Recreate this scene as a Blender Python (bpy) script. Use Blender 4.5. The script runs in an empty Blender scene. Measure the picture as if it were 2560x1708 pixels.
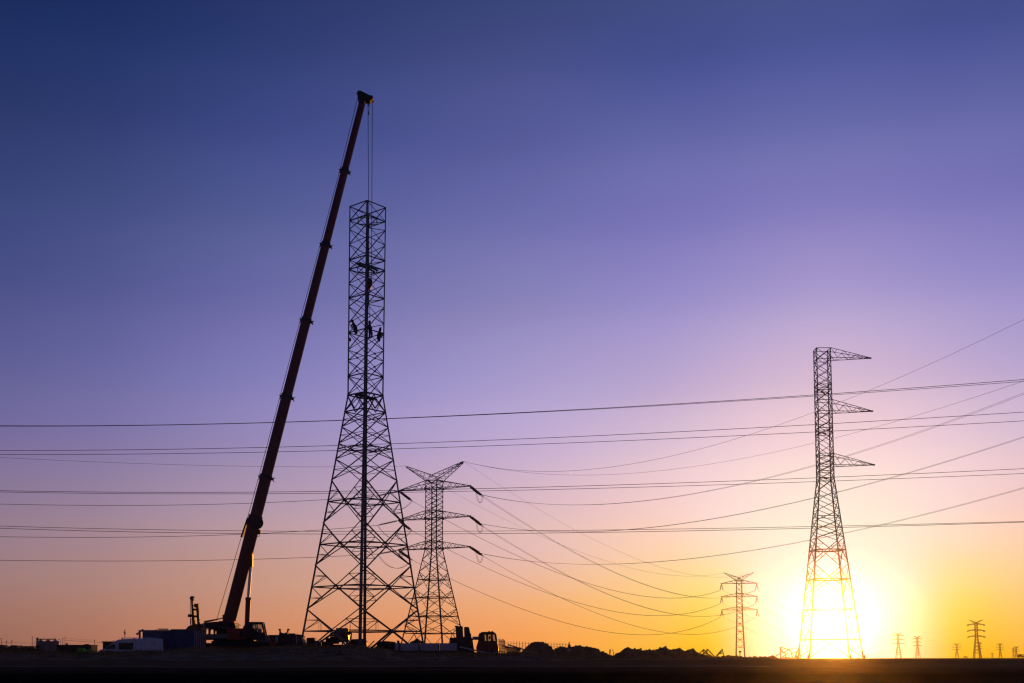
import bpy, bmesh, math, random
from mathutils import Vector, Matrix, noise

# ------------------------------------------------------------------ camera
SC = bpy.context.scene
R = math.radians
F = 3000.0                       # focal length in photograph pixels (2560 wide)
TILT = R(5.7)
HC = 1.6                         # eye height above the field
CY = 1645.0 - F*math.tan(TILT)   # image row of the optical axis
cam_d = bpy.data.cameras.new('camera')
cam_d.sensor_width = 36.0
cam_d.lens = 36.0*F/2560.0
cam_d.shift_y = (CY-854.0)/2560.0
cam_d.clip_start = 0.5
cam_d.clip_end = 60000.0
cam = bpy.data.objects.new('camera', cam_d)
SC.collection.objects.link(cam)
cam.location = (0, 0, HC)
cam.rotation_euler = (R(90)+TILT, 0, 0)
SC.camera = cam
CT, ST = math.cos(TILT), math.sin(TILT)

def at(px, py, Y):
    """world point at depth Y (metres north of the camera) seen at photograph pixel px, py"""
    k = (CY-py)/F
    Z = Y*(ST+k*CT)/(CT-k*ST)
    D = Y*CT+Z*ST
    return Vector(((px-1280.0)/F*D, Y, HC+Z))

def proj(p):
    Z = p[2]-HC
    D = p[1]*CT+Z*ST
    return 1280+F*p[0]/D, CY-F*(-p[1]*ST+Z*CT)/D

# ------------------------------------------------------------------ sky
SUN_AZ = math.atan((2078-1280)/F)
SUN_EL = math.atan((1645-1553)/F*math.cos(SUN_AZ))
def lin(c):
    c = c/255.0
    return c/12.92 if c <= 0.04045 else ((c+0.055)/1.055)**2.4
ROWS = [0, 200, 400, 600, 800, 1000, 1150, 1300, 1400, 1500, 1640]
SKYTAB = [   # azimuth from the sun in degrees, colours from high to horizon
 (0.0, [(68,79,134),(80,88,154),(110,111,174),(140,130,192),(180,162,207),(222,192,210),(250,218,216),(255,240,218),(255,247,226),(255,250,236),(255,248,228)]),
 (2.7, [(68,79,134),(79,87,153),(109,110,173),(137,128,191),(174,158,206),(217,188,210),(247,214,215),(255,234,214),(255,242,214),(254,247,226),(255,244,200)]),
 (5.2, [(65,76,131),(76,84,150),(106,107,171),(131,124,188),(166,152,204),(206,180,209),(238,206,214),(254,221,209),(255,226,180),(255,226,126),(255,198,40)]),
 (8.0, [(63,74,129),(74,83,148),(104,106,169),(126,120,185),(158,146,202),(193,171,207),(225,195,209),(248,207,196),(253,211,168),(255,205,120),(255,184,46)]),
 (14.2,[(57,68,121),(75,82,141),(92,96,158),(116,115,176),(145,137,190),(176,161,207),(201,175,205),(223,186,188),(231,186,174),(242,176,124),(248,154,74)]),
 (26.6,[(39,53,105),(50,64,120),(68,78,138),(90,96,153),(112,110,170),(138,130,186),(158,141,180),(183,153,167),(196,153,144),(204,148,122),(212,132,88)]),
 (38.0,[(19,36,86),(30,47,98),(44,57,108),(60,71,125),(77,82,138),(100,98,152),(122,110,156),(144,122,146),(155,125,134),(162,120,112),(158,104,86)]),
 (80.0,[(12,25,66),(19,32,75),(28,40,86),(40,49,97),(54,60,110),(72,72,122),(88,82,126),(102,90,122),(108,92,114),(108,86,98),(102,76,78)]),
 (180.0,[(11,22,58),(17,28,66),(24,35,75),(33,42,84),(44,51,94),(58,61,104),(70,68,108),(80,75,106),(80,75,98),(74,68,88),(62,57,72)]),
]
def row_elev(py):
    k = (CY-py)/F
    return math.atan((ST+k*CT)/(CT-k*ST))
EMAX = row_elev(-60)
RPOS = [max(0.0, row_elev(min(r, 1644)))/EMAX for r in ROWS]

HAZE_D, HAZE_G = 1.05e-4, 0.985
SUN_E, SUN_COL = 1.8, (1.0, 0.34, 0.03)
def build_world():
    w = bpy.data.worlds.new('World')
    SC.world = w
    w.use_nodes = True
    nt = w.node_tree
    nt.nodes.clear()
    N = nt.nodes.new
    L = nt.links.new
    def math_node(op, a, b=None, clamp=False):
        n = N('ShaderNodeMath'); n.operation = op; n.use_clamp = clamp
        for i, v in enumerate((a, b)):
            if v is None: continue
            if isinstance(v, (int, float)): n.inputs[i].default_value = v
            else: L(v, n.inputs[i])
        return n.outputs[0]
    tc = N('ShaderNodeTexCoord')
    sep = N('ShaderNodeSeparateXYZ'); L(tc.outputs['Generated'], sep.inputs[0])
    el = math_node('ARCSINE', sep.outputs[2])
    u = math_node('DIVIDE', el, EMAX, True)
    az = math_node('ARCTAN2', sep.outputs[0], sep.outputs[1])
    # angular distance in azimuth through the cosine: smooth across the back of the sky
    d = math_node('ARCCOSINE', math_node('COSINE', math_node('SUBTRACT', az, SUN_AZ)))
    # refine the table to many columns so no crease shows
    xs = [t[0] for t in SKYTAB]
    cols = [[[lin(v) for v in c] for c in t[1]] for t in SKYTAB]
    def interp(x):
        i = max(0, min(len(xs)-2, next((k for k in range(len(xs)-1) if x <= xs[k+1]), len(xs)-2)))
        t = (x-xs[i])/(xs[i+1]-xs[i])
        out = []
        for r in range(len(ROWS)):
            c = []
            for ch in range(3):
                def val(k):
                    if k < 0: k = -k          # mirrored about the sun
                    return cols[min(k, len(xs)-1)][r][ch]
                def pos(k):
                    return -xs[-k] if k < 0 else (xs[k] if k < len(xs) else 2*xs[-1]-xs[-2])
                p1, p2 = val(i), val(i+1)
                h = xs[i+1]-xs[i]
                m1 = (val(i+1)-val(i-1))/(pos(i+1)-pos(i-1))*h
                m2 = (val(i+2)-val(i))/(pos(i+2)-pos(i))*h
                t2, t3 = t*t, t*t*t
                v = (2*t3-3*t2+1)*p1+(t3-2*t2+t)*m1+(-2*t3+3*t2)*p2+(t3-t2)*m2
                c.append(max(0.0, v))
            out.append(c)
        return out
    DX = [0, 0.7, 1.4, 2, 2.7, 3.3, 4, 4.6, 5.2, 5.8, 6.5, 7.2, 8, 9, 10, 12, 14.2, 17, 20, 23, 26.6, 30, 34, 38, 45, 55, 80, 120, 180]
    prev = None
    for k, x in enumerate(DX):
        rp = N('ShaderNodeValToRGB')
        cr = rp.color_ramp
        cr.interpolation = 'CARDINAL'
        tab = interp(x)
        order = sorted(range(len(ROWS)), key=lambda r: RPOS[r])
        while len(cr.elements) < len(order): cr.elements.new(0.5)
        for e, r in zip(cr.elements, order):
            e.position = RPOS[r]
        for e, r in zip(cr.elements, order):
            e.color = tab[r]+[1]
        L(u, rp.inputs[0])
        if prev is None:
            prev = rp.outputs[0]; continue
        f = math_node('DIVIDE', math_node('SUBTRACT', d, R(DX[k-1])), R(x-DX[k-1]), True)
        mx = N('ShaderNodeMix'); mx.data_type = 'RGBA'
        L(f, mx.inputs['Factor']); L(prev, mx.inputs['A']); L(rp.outputs[0], mx.inputs['B'])
        prev = mx.outputs['Result']
    # the glare of the sky close round the sun
    sd = Vector((math.sin(SUN_AZ)*math.cos(SUN_EL), math.cos(SUN_AZ)*math.cos(SUN_EL), math.sin(SUN_EL)))
    dot = N('ShaderNodeVectorMath'); dot.operation = 'DOT_PRODUCT'
    L(tc.outputs['Generated'], dot.inputs[0]); dot.inputs[1].default_value = sd
    ang = math_node('ARCCOSINE', math_node('MINIMUM', dot.outputs['Value'], 1.0))
    g1 = math_node('POWER', math.e, math_node('MULTIPLY', math_node('POWER', math_node('DIVIDE', ang, R(AURA_W)), 2.0), -1.0))
    # what the haze in front adds is taken off the sky behind it
    den = math_node('ADD', math_node('MULTIPLY', dot.outputs['Value'], -2*HAZE_G), 1+HAZE_G**2)
    ph = math_node('DIVIDE', (1-HAZE_G**2)/(4*math.pi), math_node('POWER', den, 1.5))
    ln = math_node('MINIMUM', 1450.0, math_node('DIVIDE', 70.0, math_node('TANGENT', math_node('MAXIMUM', el, 0.001))))
    ins = math_node('MULTIPLY', math_node('MULTIPLY', ph, ln), 0.9*SUN_E*HAZE_D)
    hz = N('ShaderNodeVectorMath'); hz.operation = 'SCALE'
    hz.inputs[0].default_value = SUN_COL; L(ins, hz.inputs['Scale'])
    s0 = N('ShaderNodeSeparateXYZ'); L(prev, s0.inputs[0])
    s1 = N('ShaderNodeSeparateXYZ'); L(hz.outputs[0], s1.inputs[0])
    cm = N('ShaderNodeCombineXYZ')
    for ch in range(3):
        e = math_node('POWER', math.e, math_node('MULTIPLY', math_node('DIVIDE', s1.outputs[ch], math_node('MAXIMUM', s0.outputs[ch], 1e-4)), -1.0))
        L(math_node('MULTIPLY', s0.outputs[ch], e), cm.inputs[ch])
    prev = cm.outputs[0]
    glow = N('ShaderNodeVectorMath'); glow.operation = 'SCALE'
    glow.inputs[0].default_value = AURA_COL; L(g1, glow.inputs['Scale'])
    add = N('ShaderNodeVectorMath'); add.operation = 'ADD'
    L(prev, add.inputs[0]); L(glow.outputs[0], add.inputs[1])
    # the physical sky of a sun this low, a small share of the whole
    ns = N('ShaderNodeTexSky'); ns.sky_type = 'NISHITA'; ns.sun_disc = False
    ns.sun_elevation = SUN_EL; ns.sun_rotation = SUN_AZ
    sc_ = N('ShaderNodeVectorMath'); sc_.operation = 'SCALE'
    L(ns.outputs[0], sc_.inputs[0]); sc_.inputs['Scale'].default_value = 0.002
    add2 = N('ShaderNodeVectorMath'); add2.operation = 'ADD'
    L(add.outputs[0], add2.inputs[0]); L(sc_.outputs[0], add2.inputs[1])
    bg = N('ShaderNodeBackground'); L(add2.outputs[0], bg.inputs[0]); bg.inputs[1].default_value = SKY_STRENGTH
    out = N('ShaderNodeOutputWorld'); L(bg.outputs[0], out.inputs[0])
    w.cycles.sampling_method = 'MANUAL'
    w.cycles.sample_map_resolution = 1024

SKY_STRENGTH = 1.0
AURA_W = 1.6
AURA_COL = (1.3, 1.25, 1.2)
build_world()
sun_d = bpy.data.lights.new('sun', 'SUN')
sun_d.energy = SUN_E
sun_d.angle = R(0.53)
sun_d.color = SUN_COL
sun = bpy.data.objects.new('sun', sun_d)
SC.collection.objects.link(sun)
sun_dir = Vector((math.sin(SUN_AZ)*math.cos(SUN_EL), math.cos(SUN_AZ)*math.cos(SUN_EL), math.sin(SUN_EL)))
sun.rotation_euler = sun_dir.to_track_quat('Z', 'Y').to_euler()
sun.location = (60, 200, 60)
SC.view_settings.view_transform = 'Standard'
SC.view_settings.look = 'None'
SC.view_settings.exposure = 0.0
SC.view_settings.gamma = 1.0
SC.view_settings.use_curve_mapping = False
SC.render.film_transparent = False
SC.render.engine = 'CYCLES'
SC.cycles.use_denoising = True
SC.cycles.denoiser = 'OPENIMAGEDENOISE'
SC.cycles.max_bounces = 4
SC.cycles.volume_bounces = 0
SC.cycles.filter_width = 1.3
# ------------------------------------------------------------------ helpers
COL = SC.collection
SITE = HC-0.15                    # level of the building site, just under eye height
random.seed(7)

def mat(name, color, rough=0.7, metal=0.0, var=0.25, scale=3.0, spec=0.3, bump=0.0, color2=None, glass=False):
    m = bpy.data.materials.new(name)
    m.use_nodes = True
    nt = m.node_tree
    b = nt.nodes['Principled BSDF']
    tc = nt.nodes.new('ShaderNodeTexCoord')
    nz = nt.nodes.new('ShaderNodeTexNoise')
    nz.inputs['Scale'].default_value = scale
    nz.inputs['Detail'].default_value = 6
    nz.inputs['Roughness'].default_value = 0.65
    nt.links.new(tc.outputs['Object'], nz.inputs['Vector'])
    rp = nt.nodes.new('ShaderNodeValToRGB')
    c = color
    c2 = color2 if color2 else tuple(min(1, v*(1+var)) for v in c)
    c1 = c if color2 else tuple(v*(1-var) for v in c)
    rp.color_ramp.elements[0].position = 0.35
    rp.color_ramp.elements[1].position = 0.65
    rp.color_ramp.elements[0].color = (*c1, 1)
    rp.color_ramp.elements[1].color = (*c2, 1)
    nt.links.new(nz.outputs['Fac'], rp.inputs[0])
    nt.links.new(rp.outputs[0], b.inputs['Base Color'])
    b.inputs['Roughness'].default_value = rough
    b.inputs['Metallic'].default_value = metal
    b.inputs['Specular IOR Level'].default_value = spec
    if bump:
        bp = nt.nodes.new('ShaderNodeBump')
        bp.inputs['Strength'].default_value = bump
        nt.links.new(nz.outputs['Fac'], bp.inputs['Height'])
        nt.links.new(bp.outputs[0], b.inputs['Normal'])
    if glass:
        b.inputs['Transmission Weight'].default_value = 0.85
        b.inputs['IOR'].default_value = 1.02
    return m

M = dict(
    steel=mat('galvanised_steel', (0.125,0.145,0.15), 0.62, 0.35, 0.25, 2.0),
    steel_old=mat('weathered_steel', (0.08,0.078,0.075), 0.75, 0.2, 0.3, 2.0),
    wire=mat('aluminium_conductor', (0.10,0.10,0.11), 0.7, 0.2),
    rope=mat('greased_rope', (0.03,0.03,0.03), 0.7),
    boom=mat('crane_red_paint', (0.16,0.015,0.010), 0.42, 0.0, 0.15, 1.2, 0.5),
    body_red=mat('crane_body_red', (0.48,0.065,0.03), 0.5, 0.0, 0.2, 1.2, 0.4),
    crane_dark=mat('dark_machine_paint', (0.035,0.035,0.038), 0.6),
    crane_grey=mat('grey_machine_paint', (0.24,0.27,0.28), 0.55),
    yellow=mat('dusty_yellow_paint', (0.20,0.11,0.015), 0.55, 0, 0.3),
    chrome=mat('polished_rod', (0.55,0.55,0.55), 0.25, 1.0, 0.05),
    white=mat('white_vehicle_paint', (0.82,0.83,0.85), 0.35, 0, 0.06, 2.0, 0.5),
    offwhite=mat('grey_white_boards', (0.52,0.50,0.50), 0.6, 0, 0.12, 4.0),
    blue=mat('blue_container_paint', (0.09,0.11,0.20), 0.55, 0, 0.25, 1.5),
    rubber=mat('tyre_rubber', (0.02,0.02,0.02), 0.85),
    glass=mat('tinted_glass', (0.75,0.78,0.76), 0.05, 0, 0.02, 1.0, 0.5, glass=True),
    darkglass=mat('dark_glass', (0.02,0.022,0.025), 0.12, 0, 0.1, 1.0, 0.5),
    soil=mat('dug_soil', (0.28,0.15,0.075), 0.95, 0, 0.4, 1.5, 0.0, 0.6),
    field=mat('dark_field_soil', (0.012,0.011,0.011), 1.0, 0, 0.5, 0.8, 0.0),
    bank=mat('weedy_bank_soil', (0.30,0.185,0.10), 1.0, 0, 0.5, 0.7, 0.0, 0.4),
    track=mat('pale_dirt_track', (0.36,0.25,0.16), 1.0, 0, 0.3, 0.9, 0.0),
    grass=mat('dry_grass', (0.30,0.20,0.08), 0.9, 0, 0.5, 0.6, 0.0),
    leaf=mat('dark_foliage', (0.05,0.07,0.03), 0.8, 0, 0.4, 3.0, 0.1),
    bark=mat('bark', (0.05,0.04,0.03), 0.9),
    hivis=mat('lime_cloth', (0.16,0.55,0.03), 0.6, 0, 0.3, 5.0),
    orange=mat('orange_board', (0.55,0.08,0.02), 0.6),
    cloth=mat('work_clothes', (0.02,0.02,0.025), 0.9),
    skin=mat('skin', (0.30,0.17,0.11), 0.6),
    helmet=mat('dark_helmet', (0.06,0.05,0.04), 0.4),
    insulator=mat('brown_porcelain', (0.06,0.03,0.02), 0.35, 0, 0.2, 4.0, 0.5),
    wood=mat('pale_timber', (0.42,0.32,0.18), 0.7, 0, 0.25, 3.0),
    silo=mat('corrugated_silo_steel', (0.22,0.21,0.21), 0.45, 0.5, 0.15, 1.0),
    wall=mat('dark_render_wall', (0.05,0.04,0.04), 0.9),
    straw=mat('weathered_straw', (0.13,0.10,0.06), 0.95, 0, 0.4, 3.0),
    redwhite=mat('faded_red_barrier', (0.30,0.05,0.03), 0.6),
    vapour=mat('contrail_vapour', (0.95,0.93,0.92), 1.0, 0, 0.02),
)

def wrap_material():
    m = mat('translucent_wrap', (0.75,0.68,0.45), 0.5, 0, 0.15, 3.0)
    nt = m.node_tree
    b = nt.nodes['Principled BSDF']; out = nt.nodes['Material Output']
    tr = nt.nodes.new('ShaderNodeBsdfTranslucent'); tr.inputs[0].default_value = (0.85,0.75,0.45,1)
    mx = nt.nodes.new('ShaderNodeMixShader'); mx.inputs[0].default_value = 0.7
    nt.links.new(b.outputs[0], mx.inputs[1]); nt.links.new(tr.outputs[0], mx.inputs[2]); nt.links.new(mx.outputs[0], out.inputs[0])
    return m
M['wrap'] = wrap_material()

class MB:
    """collects shapes into one mesh"""
    def __init__(s): s.v = []; s.f = []
    def add(s, vs, fs):
        o = len(s.v); s.v += [tuple(p) for p in vs]; s.f += [tuple(i+o for i in f) for f in fs]
        return s
    def box(s, x0, x1, y0, y1, z0, z1):
        return s.add([(x,y,z) for z in (z0,z1) for y in (y0,y1) for x in (x0,x1)],
                     [(0,2,3,1),(4,5,7,6),(0,1,5,4),(2,6,7,3),(0,4,6,2),(1,3,7,5)])
    def bevbox(s, x0, x1, y0, y1, z0, z1, b):
        """box with chamfered vertical-plane edges, as an octagon in XZ pushed along Y with a rounded rim"""
        ring = [(x0+b,z0),(x1-b,z0),(x1,z0+b),(x1,z1-b),(x1-b,z1),(x0+b,z1),(x0,z1-b),(x0,z0+b)]
        return s.prism(ring, y0, y1)
    def prism(s, ring, y0, y1):
        """polygon in XZ (anticlockwise seen from -Y) pushed from y0 to y1"""
        n = len(ring)
        vs = [(x,y0,z) for x,z in ring]+[(x,y1,z) for x,z in ring]
        fs = [tuple(range(n)), tuple(reversed(range(n,2*n)))]
        fs += [(i+n, (i+1)%n+n, (i+1)%n, i) for i in range(n)]
        return s.add(vs, fs)
    def rod(s, a, b, r0, r1=None, n=8, cap=True):
        a, b = Vector(a), Vector(b); r1 = r0 if r1 is None else r1
        d = (b-a).normalized()
        u = d.orthogonal().normalized(); w = d.cross(u)
        vs = []
        for p, r in ((a,r0),(b,r1)):
            for i in range(n):
                t = 2*math.pi*(i+0.5)/n
                vs.append(p+(u*math.cos(t)+w*math.sin(t))*r)
        fs = [(i,(i+1)%n,(i+1)%n+n,i+n) for i in range(n)]
        if cap: fs += [tuple(reversed(range(n))), tuple(range(n,2*n))]
        return s.add(vs, fs)
    def beam(s, a, b, w, h, up=(0,0,1), w1=None, h1=None):
        a, b = Vector(a), Vector(b); d = (b-a).normalized()
        up = Vector(up)
        x = d.cross(up)
        x = x.normalized() if x.length > 1e-4 else d.orthogonal().normalized()
        z = x.cross(d)
        w1 = w if w1 is None else w1; h1 = h if h1 is None else h1
        vs = []
        for p, ww, hh in ((a,w,h),(b,w1,h1)):
            for sx, sz in ((-1,-1),(1,-1),(1,1),(-1,1)):
                vs.append(p+x*sx*ww/2+z*sz*hh/2)
        return s.add(vs, [(3,2,1,0),(4,5,6,7),(0,1,5,4),(1,2,6,5),(2,3,7,6),(3,0,4,7)])
    def tube(s, pts, r, n=5):
        pts = [Vector(p) for p in pts]
        vs = []
        for k, p in enumerate(pts):
            d = (pts[min(k+1,len(pts)-1)]-pts[max(k-1,0)]).normalized()
            u = d.cross(Vector((0,0,1)))
            u = u.normalized() if u.length > 1e-3 else Vector((1,0,0))
            w = u.cross(d)
            rr = r[k] if isinstance(r, (list,tuple)) else r
            for i in range(n):
                t = 2*math.pi*i/n
                vs.append(p+(u*math.cos(t)+w*math.sin(t))*rr)
        fs = [(k*n+i, k*n+(i+1)%n, (k+1)*n+(i+1)%n, (k+1)*n+i) for k in range(len(pts)-1) for i in range(n)]
        fs += [tuple(reversed(range(n))), tuple(range((len(pts)-1)*n, len(pts)*n))]
        return s.add(vs, fs)
    def lathe(s, prof, c=(0,0,0), n=20, axis='Z'):
        """profile of (radius, height) turned about an axis through c"""
        vs = []
        for r, h in prof:
            for i in range(n):
                t = 2*math.pi*i/n
                a, b = r*math.cos(t), r*math.sin(t)
                p = {'Z':(a,b,h),'Y':(a,h,b),'X':(h,a,b)}[axis]
                vs.append((p[0]+c[0],p[1]+c[1],p[2]+c[2]))
        fs = []
        for k in range(len(prof)-1):
            for i in range(n):
                q = (k*n+i, k*n+(i+1)%n, (k+1)*n+(i+1)%n, (k+1)*n+i)
                fs.append(q if axis != 'Y' else q[::-1])
        fs += [tuple(reversed(range(n))), tuple(range((len(prof)-1)*n, len(prof)*n))]
        return s.add(vs, fs)
    def build(s, name, material, parent=None, smooth=False, loc=None, bevel=0):
        me = bpy.data.meshes.new(name)
        me.from_pydata(s.v, [], s.f)
        me.update()
        bm = bmesh.new(); bm.from_mesh(me)
        bmesh.ops.recalc_face_normals(bm, faces=bm.faces)
        if bevel:
            bmesh.ops.bevel(bm, geom=[e for e in bm.edges if len(e.link_faces) == 2 and e.calc_face_angle(0) > 0.6],
                            offset=bevel, segments=2, affect='EDGES', profile=0.6)
        bm.to_mesh(me); bm.free()
        if smooth:
            for p in me.polygons: p.use_smooth = True
        me.materials.append(M[material] if isinstance(material, str) else material)
        o = bpy.data.objects.new(name, me)
        COL.objects.link(o)
        if parent is not None: o.parent = parent
        if loc is not None: o.location = loc
        return o

def tag(o, label=None, cat=None, group=None, kind=None):
    if label: o['label'] = label
    if cat: o['category'] = cat
    if group: o['group'] = group
    if kind: o['kind'] = kind
    elif cat: o['kind'] = 'thing'
    return o
def thing(name, label, cat, loc=(0,0,0), rz=0.0, group=None, scale=1.0):
    o = bpy.data.objects.new(name, None)
    COL.objects.link(o)
    o.empty_display_size = 0.5
    o.location = loc; o.rotation_euler = (0,0,rz); o.scale = (scale,)*3
    return tag(o, label, cat, group)
def copy_tree(o, parent=None):
    c = o.copy(); COL.objects.link(c); c.parent = parent
    for ch in list(o.children): copy_tree(ch, c)
    return c

# a rolled steel angle one metre long, shared by every lattice member
def angle_mesh(name, material):
    t = 0.16
    ring = [(0,0),(1,0),(1,t),(t,t),(t,1),(0,1)]
    vs = [(x-0.35,y-0.35,z) for z in (0,1) for x,y in ring]
    fs = [(i,(i+1)%6,(i+1)%6+6,i+6) for i in range(6)]+[(5,4,3,2,1,0),(6,7,8,9,10,11)]
    me = bpy.data.meshes.new(name); me.from_pydata(vs, [], fs); me.update()
    me.materials.append(M[material]); return me
ANGLE = angle_mesh('angle_steel', 'steel')
ANGLE_OLD = angle_mesh('angle_steel_weathered', 'steel_old')

def bar_matrix(a, b, w, nrm):
    a, b = Vector(a), Vector(b)
    d = b-a; ln = d.length; z = d/ln
    x = Vector(nrm)-z*Vector(nrm).dot(z)
    x = x.normalized() if x.length > 1e-4 else z.orthogonal().normalized()
    y = z.cross(x)
    m = Matrix(((x.x*w, y.x*w, z.x*ln, a.x), (x.y*w, y.y*w, z.y*ln, a.y), (x.z*w, y.z*w, z.z*ln, a.z), (0,0,0,1)))
    return m
def bar(name, a, b, w, parent, nrm=(0,0,1), mesh=None):
    o = bpy.data.objects.new(name, mesh or ANGLE)
    COL.objects.link(o); o.parent = parent
    o.matrix_local = bar_matrix(a, b, w, nrm)
    return o
def bar_in(mb, a, b, w, nrm=(0,0,1)):
    m = bar_matrix(a, b, w, nrm)
    me = ANGLE
    mb.add([m @ v.co for v in me.vertices], [tuple(p.vertices) for p in me.polygons])

def smooth01(t):
    t = max(0.0, min(1.0, t)); return t*t*(3-2*t)
def table(tab, x):
    if x <= tab[0][0]: return tab[0][1]
    for (x0,y0),(x1,y1) in zip(tab, tab[1:]):
        if x <= x1: return y0+(y1-y0)*(x-x0)/(x1-x0)
    return tab[-1][1]
def fbm(x, y, s, seed=0.0, oct=4):
    v = 0; a = 1; f = s
    for k in range(oct):
        v += a*noise.noise(Vector((x*f+seed*7.3, y*f-seed*3.1, seed+k*11.7))); a *= 0.5; f *= 2.1
    return v
# ------------------------------------------------------------------ ground
def ground_z(x, y):
    """dark field near the camera, rising gently to the level of the building site"""
    return SITE*smooth01((y-22)/66.0)*1.0

def build_ground():
    ys = [-30,-15,0,10,20,25,30,35,40,44,48]+[50+1.0*i for i in range(0,52)]+[104,108,114,122,132,145,160,180,210,260,330,430,560,720,900,1100,1300,1430]
    n = 130
    xs0 = [-1+2*i/n for i in range(n+1)]
    vs, fs = [], []
    for y in ys:
        half = 70+max(y,0)*1.0 if y < 200 else 270+(y-200)*0.9
        half = min(half, 1350)
        for t in xs0:
            x = half*t
            rough = 0.05*min(1, max(0, y-30)/30)
            z = ground_z(x, y)+fbm(x, y, 0.35, 2.0)*rough*0.9
            if y > 104: z = min(z, SITE-0.02*0)-0.02*smooth01((y-104)/40)
            vs.append((x, y, z))
    w = n+1
    for j in range(len(ys)-1):
        for i in range(n):
            fs.append((j*w+i, j*w+i+1, (j+1)*w+i+1, (j+1)*w+i))
    me = bpy.data.meshes.new('ground'); me.from_pydata(vs, [], fs); me.update()
    for p in me.polygons: p.use_smooth = True
    # the soil: black ploughed field near, paler dry earth towards the site
    m = bpy.data.materials.new('field_to_site_soil'); m.use_nodes = True
    nt = m.node_tree; b = nt.nodes['Principled BSDF']
    b.inputs['Roughness'].default_value = 1.0; b.inputs['Specular IOR Level'].default_value = 0.0
    tc = nt.nodes.new('ShaderNodeTexCoord')
    sp = nt.nodes.new('ShaderNodeSeparateXYZ'); nt.links.new(tc.outputs['Object'], sp.inputs[0])
    nz = nt.nodes.new('ShaderNodeTexNoise'); nz.inputs['Scale'].default_value = 0.35; nz.inputs['Detail'].default_value = 8
    nt.links.new(tc.outputs['Object'], nz.inputs[0])
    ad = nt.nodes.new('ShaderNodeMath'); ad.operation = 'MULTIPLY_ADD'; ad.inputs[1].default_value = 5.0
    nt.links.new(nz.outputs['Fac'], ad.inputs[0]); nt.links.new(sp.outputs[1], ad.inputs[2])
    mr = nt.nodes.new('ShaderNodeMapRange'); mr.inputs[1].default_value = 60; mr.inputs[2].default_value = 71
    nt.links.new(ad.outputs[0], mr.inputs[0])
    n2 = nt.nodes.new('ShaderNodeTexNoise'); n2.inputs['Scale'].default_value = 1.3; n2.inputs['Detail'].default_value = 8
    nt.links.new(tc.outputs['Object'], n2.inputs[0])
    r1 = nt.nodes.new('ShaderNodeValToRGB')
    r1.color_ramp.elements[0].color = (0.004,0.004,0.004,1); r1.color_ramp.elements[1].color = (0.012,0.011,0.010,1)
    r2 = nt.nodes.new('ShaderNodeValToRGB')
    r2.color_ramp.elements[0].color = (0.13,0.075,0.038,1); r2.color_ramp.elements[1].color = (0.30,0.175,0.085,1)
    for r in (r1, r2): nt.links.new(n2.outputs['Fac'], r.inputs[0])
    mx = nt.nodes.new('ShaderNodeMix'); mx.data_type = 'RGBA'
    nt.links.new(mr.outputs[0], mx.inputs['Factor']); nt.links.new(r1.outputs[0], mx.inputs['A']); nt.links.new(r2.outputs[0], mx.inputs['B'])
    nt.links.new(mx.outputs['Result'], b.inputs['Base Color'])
    bp = nt.nodes.new('ShaderNodeBump'); bp.inputs['Strength'].default_value = 0.7
    nt.links.new(n2.outputs['Fac'], bp.inputs['Height']); nt.links.new(bp.outputs[0], b.inputs['Normal'])
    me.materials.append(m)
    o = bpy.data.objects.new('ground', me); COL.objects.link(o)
    tag(o, 'dark flat field soil running to the horizon', kind='structure')
build_ground()

# the pale wheel track along the edge of the dark field
def ribbon(name, pts, half, material, label, lift=0.02):
    vs, fs = [], []
    for k, (x, y) in enumerate(pts):
        j = fbm(x, y, 0.2, 4)*0.4
        for t in (-1, -0.33, 0.33, 1):
            yy = y+t*half+j
            vs.append((x, yy, ground_z(x, yy)+lift+0.02*(1-abs(t))))
    for k in range(len(pts)-1):
        for i in range(3):
            fs.append((k*4+i, (k+1)*4+i, (k+1)*4+i+1, k*4+i+1))
    mb = MB(); mb.v = vs; mb.f = fs
    o = mb.build(name, material, smooth=True)
    return tag(o, label, kind='structure')
ribbon('dirt_track', [(-48+0.9*i, 66.0+0.5*math.sin(i*0.13)+0.3*math.sin(i*0.31)) for i in range(70)], 0.42, 'track', 'thin pale dirt track along the edge of the dark field', 0.05)
ribbon('path', [(4.5+0.8*i, 82.5+0.25*i) for i in range(17)], 1.7, 'track', 'pale dirt path below the soil heaps', 0.06)

# the weedy bank that hides the feet of everything on the site
BANK_Y = 95.0
BANK = [(-260,1632),(-100,1630),(0,1627),(60,1626),(130,1625),(200,1629),(260,1625),(330,1628),(365,1624),(385,1622),(408,1627),(425,1632),(450,1622),
        (480,1617),(520,1614),(560,1616),(600,1621),(640,1620),(680,1613),(720,1610),(760,1609),(800,1612),(850,1613),(885,1610),(930,1613),
        (965,1614),(1000,1626),(1050,1628),(1100,1628),(1150,1627),(1200,1630),(1235,1633),(1270,1629),(1310,1626),(1345,1628),(1390,1634),(1430,1640),(1470,1644),(1560,1649),(1640,1652)]
def bank_top(x):
    px = 1280+F*x/(BANK_Y*CT)
    py = table(BANK, px)
    return at(px, py, BANK_Y).z
def bank_z(x, y):
    g = ground_z(x, y)
    top = bank_top(x)-0.22
    t = (y-BANK_Y)/ (13.0 if y < BANK_Y else 7.0)
    s = max(0.0, 1-t*t)**1.2
    n = fbm(x, y, 0.45, 3)*0.10+fbm(x, y, 1.8, 5)*0.05
    return g+(max(0.0, top-g)+n)*s-0.03*(1-s)-(0.25 if s <= 0 else 0)
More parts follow.
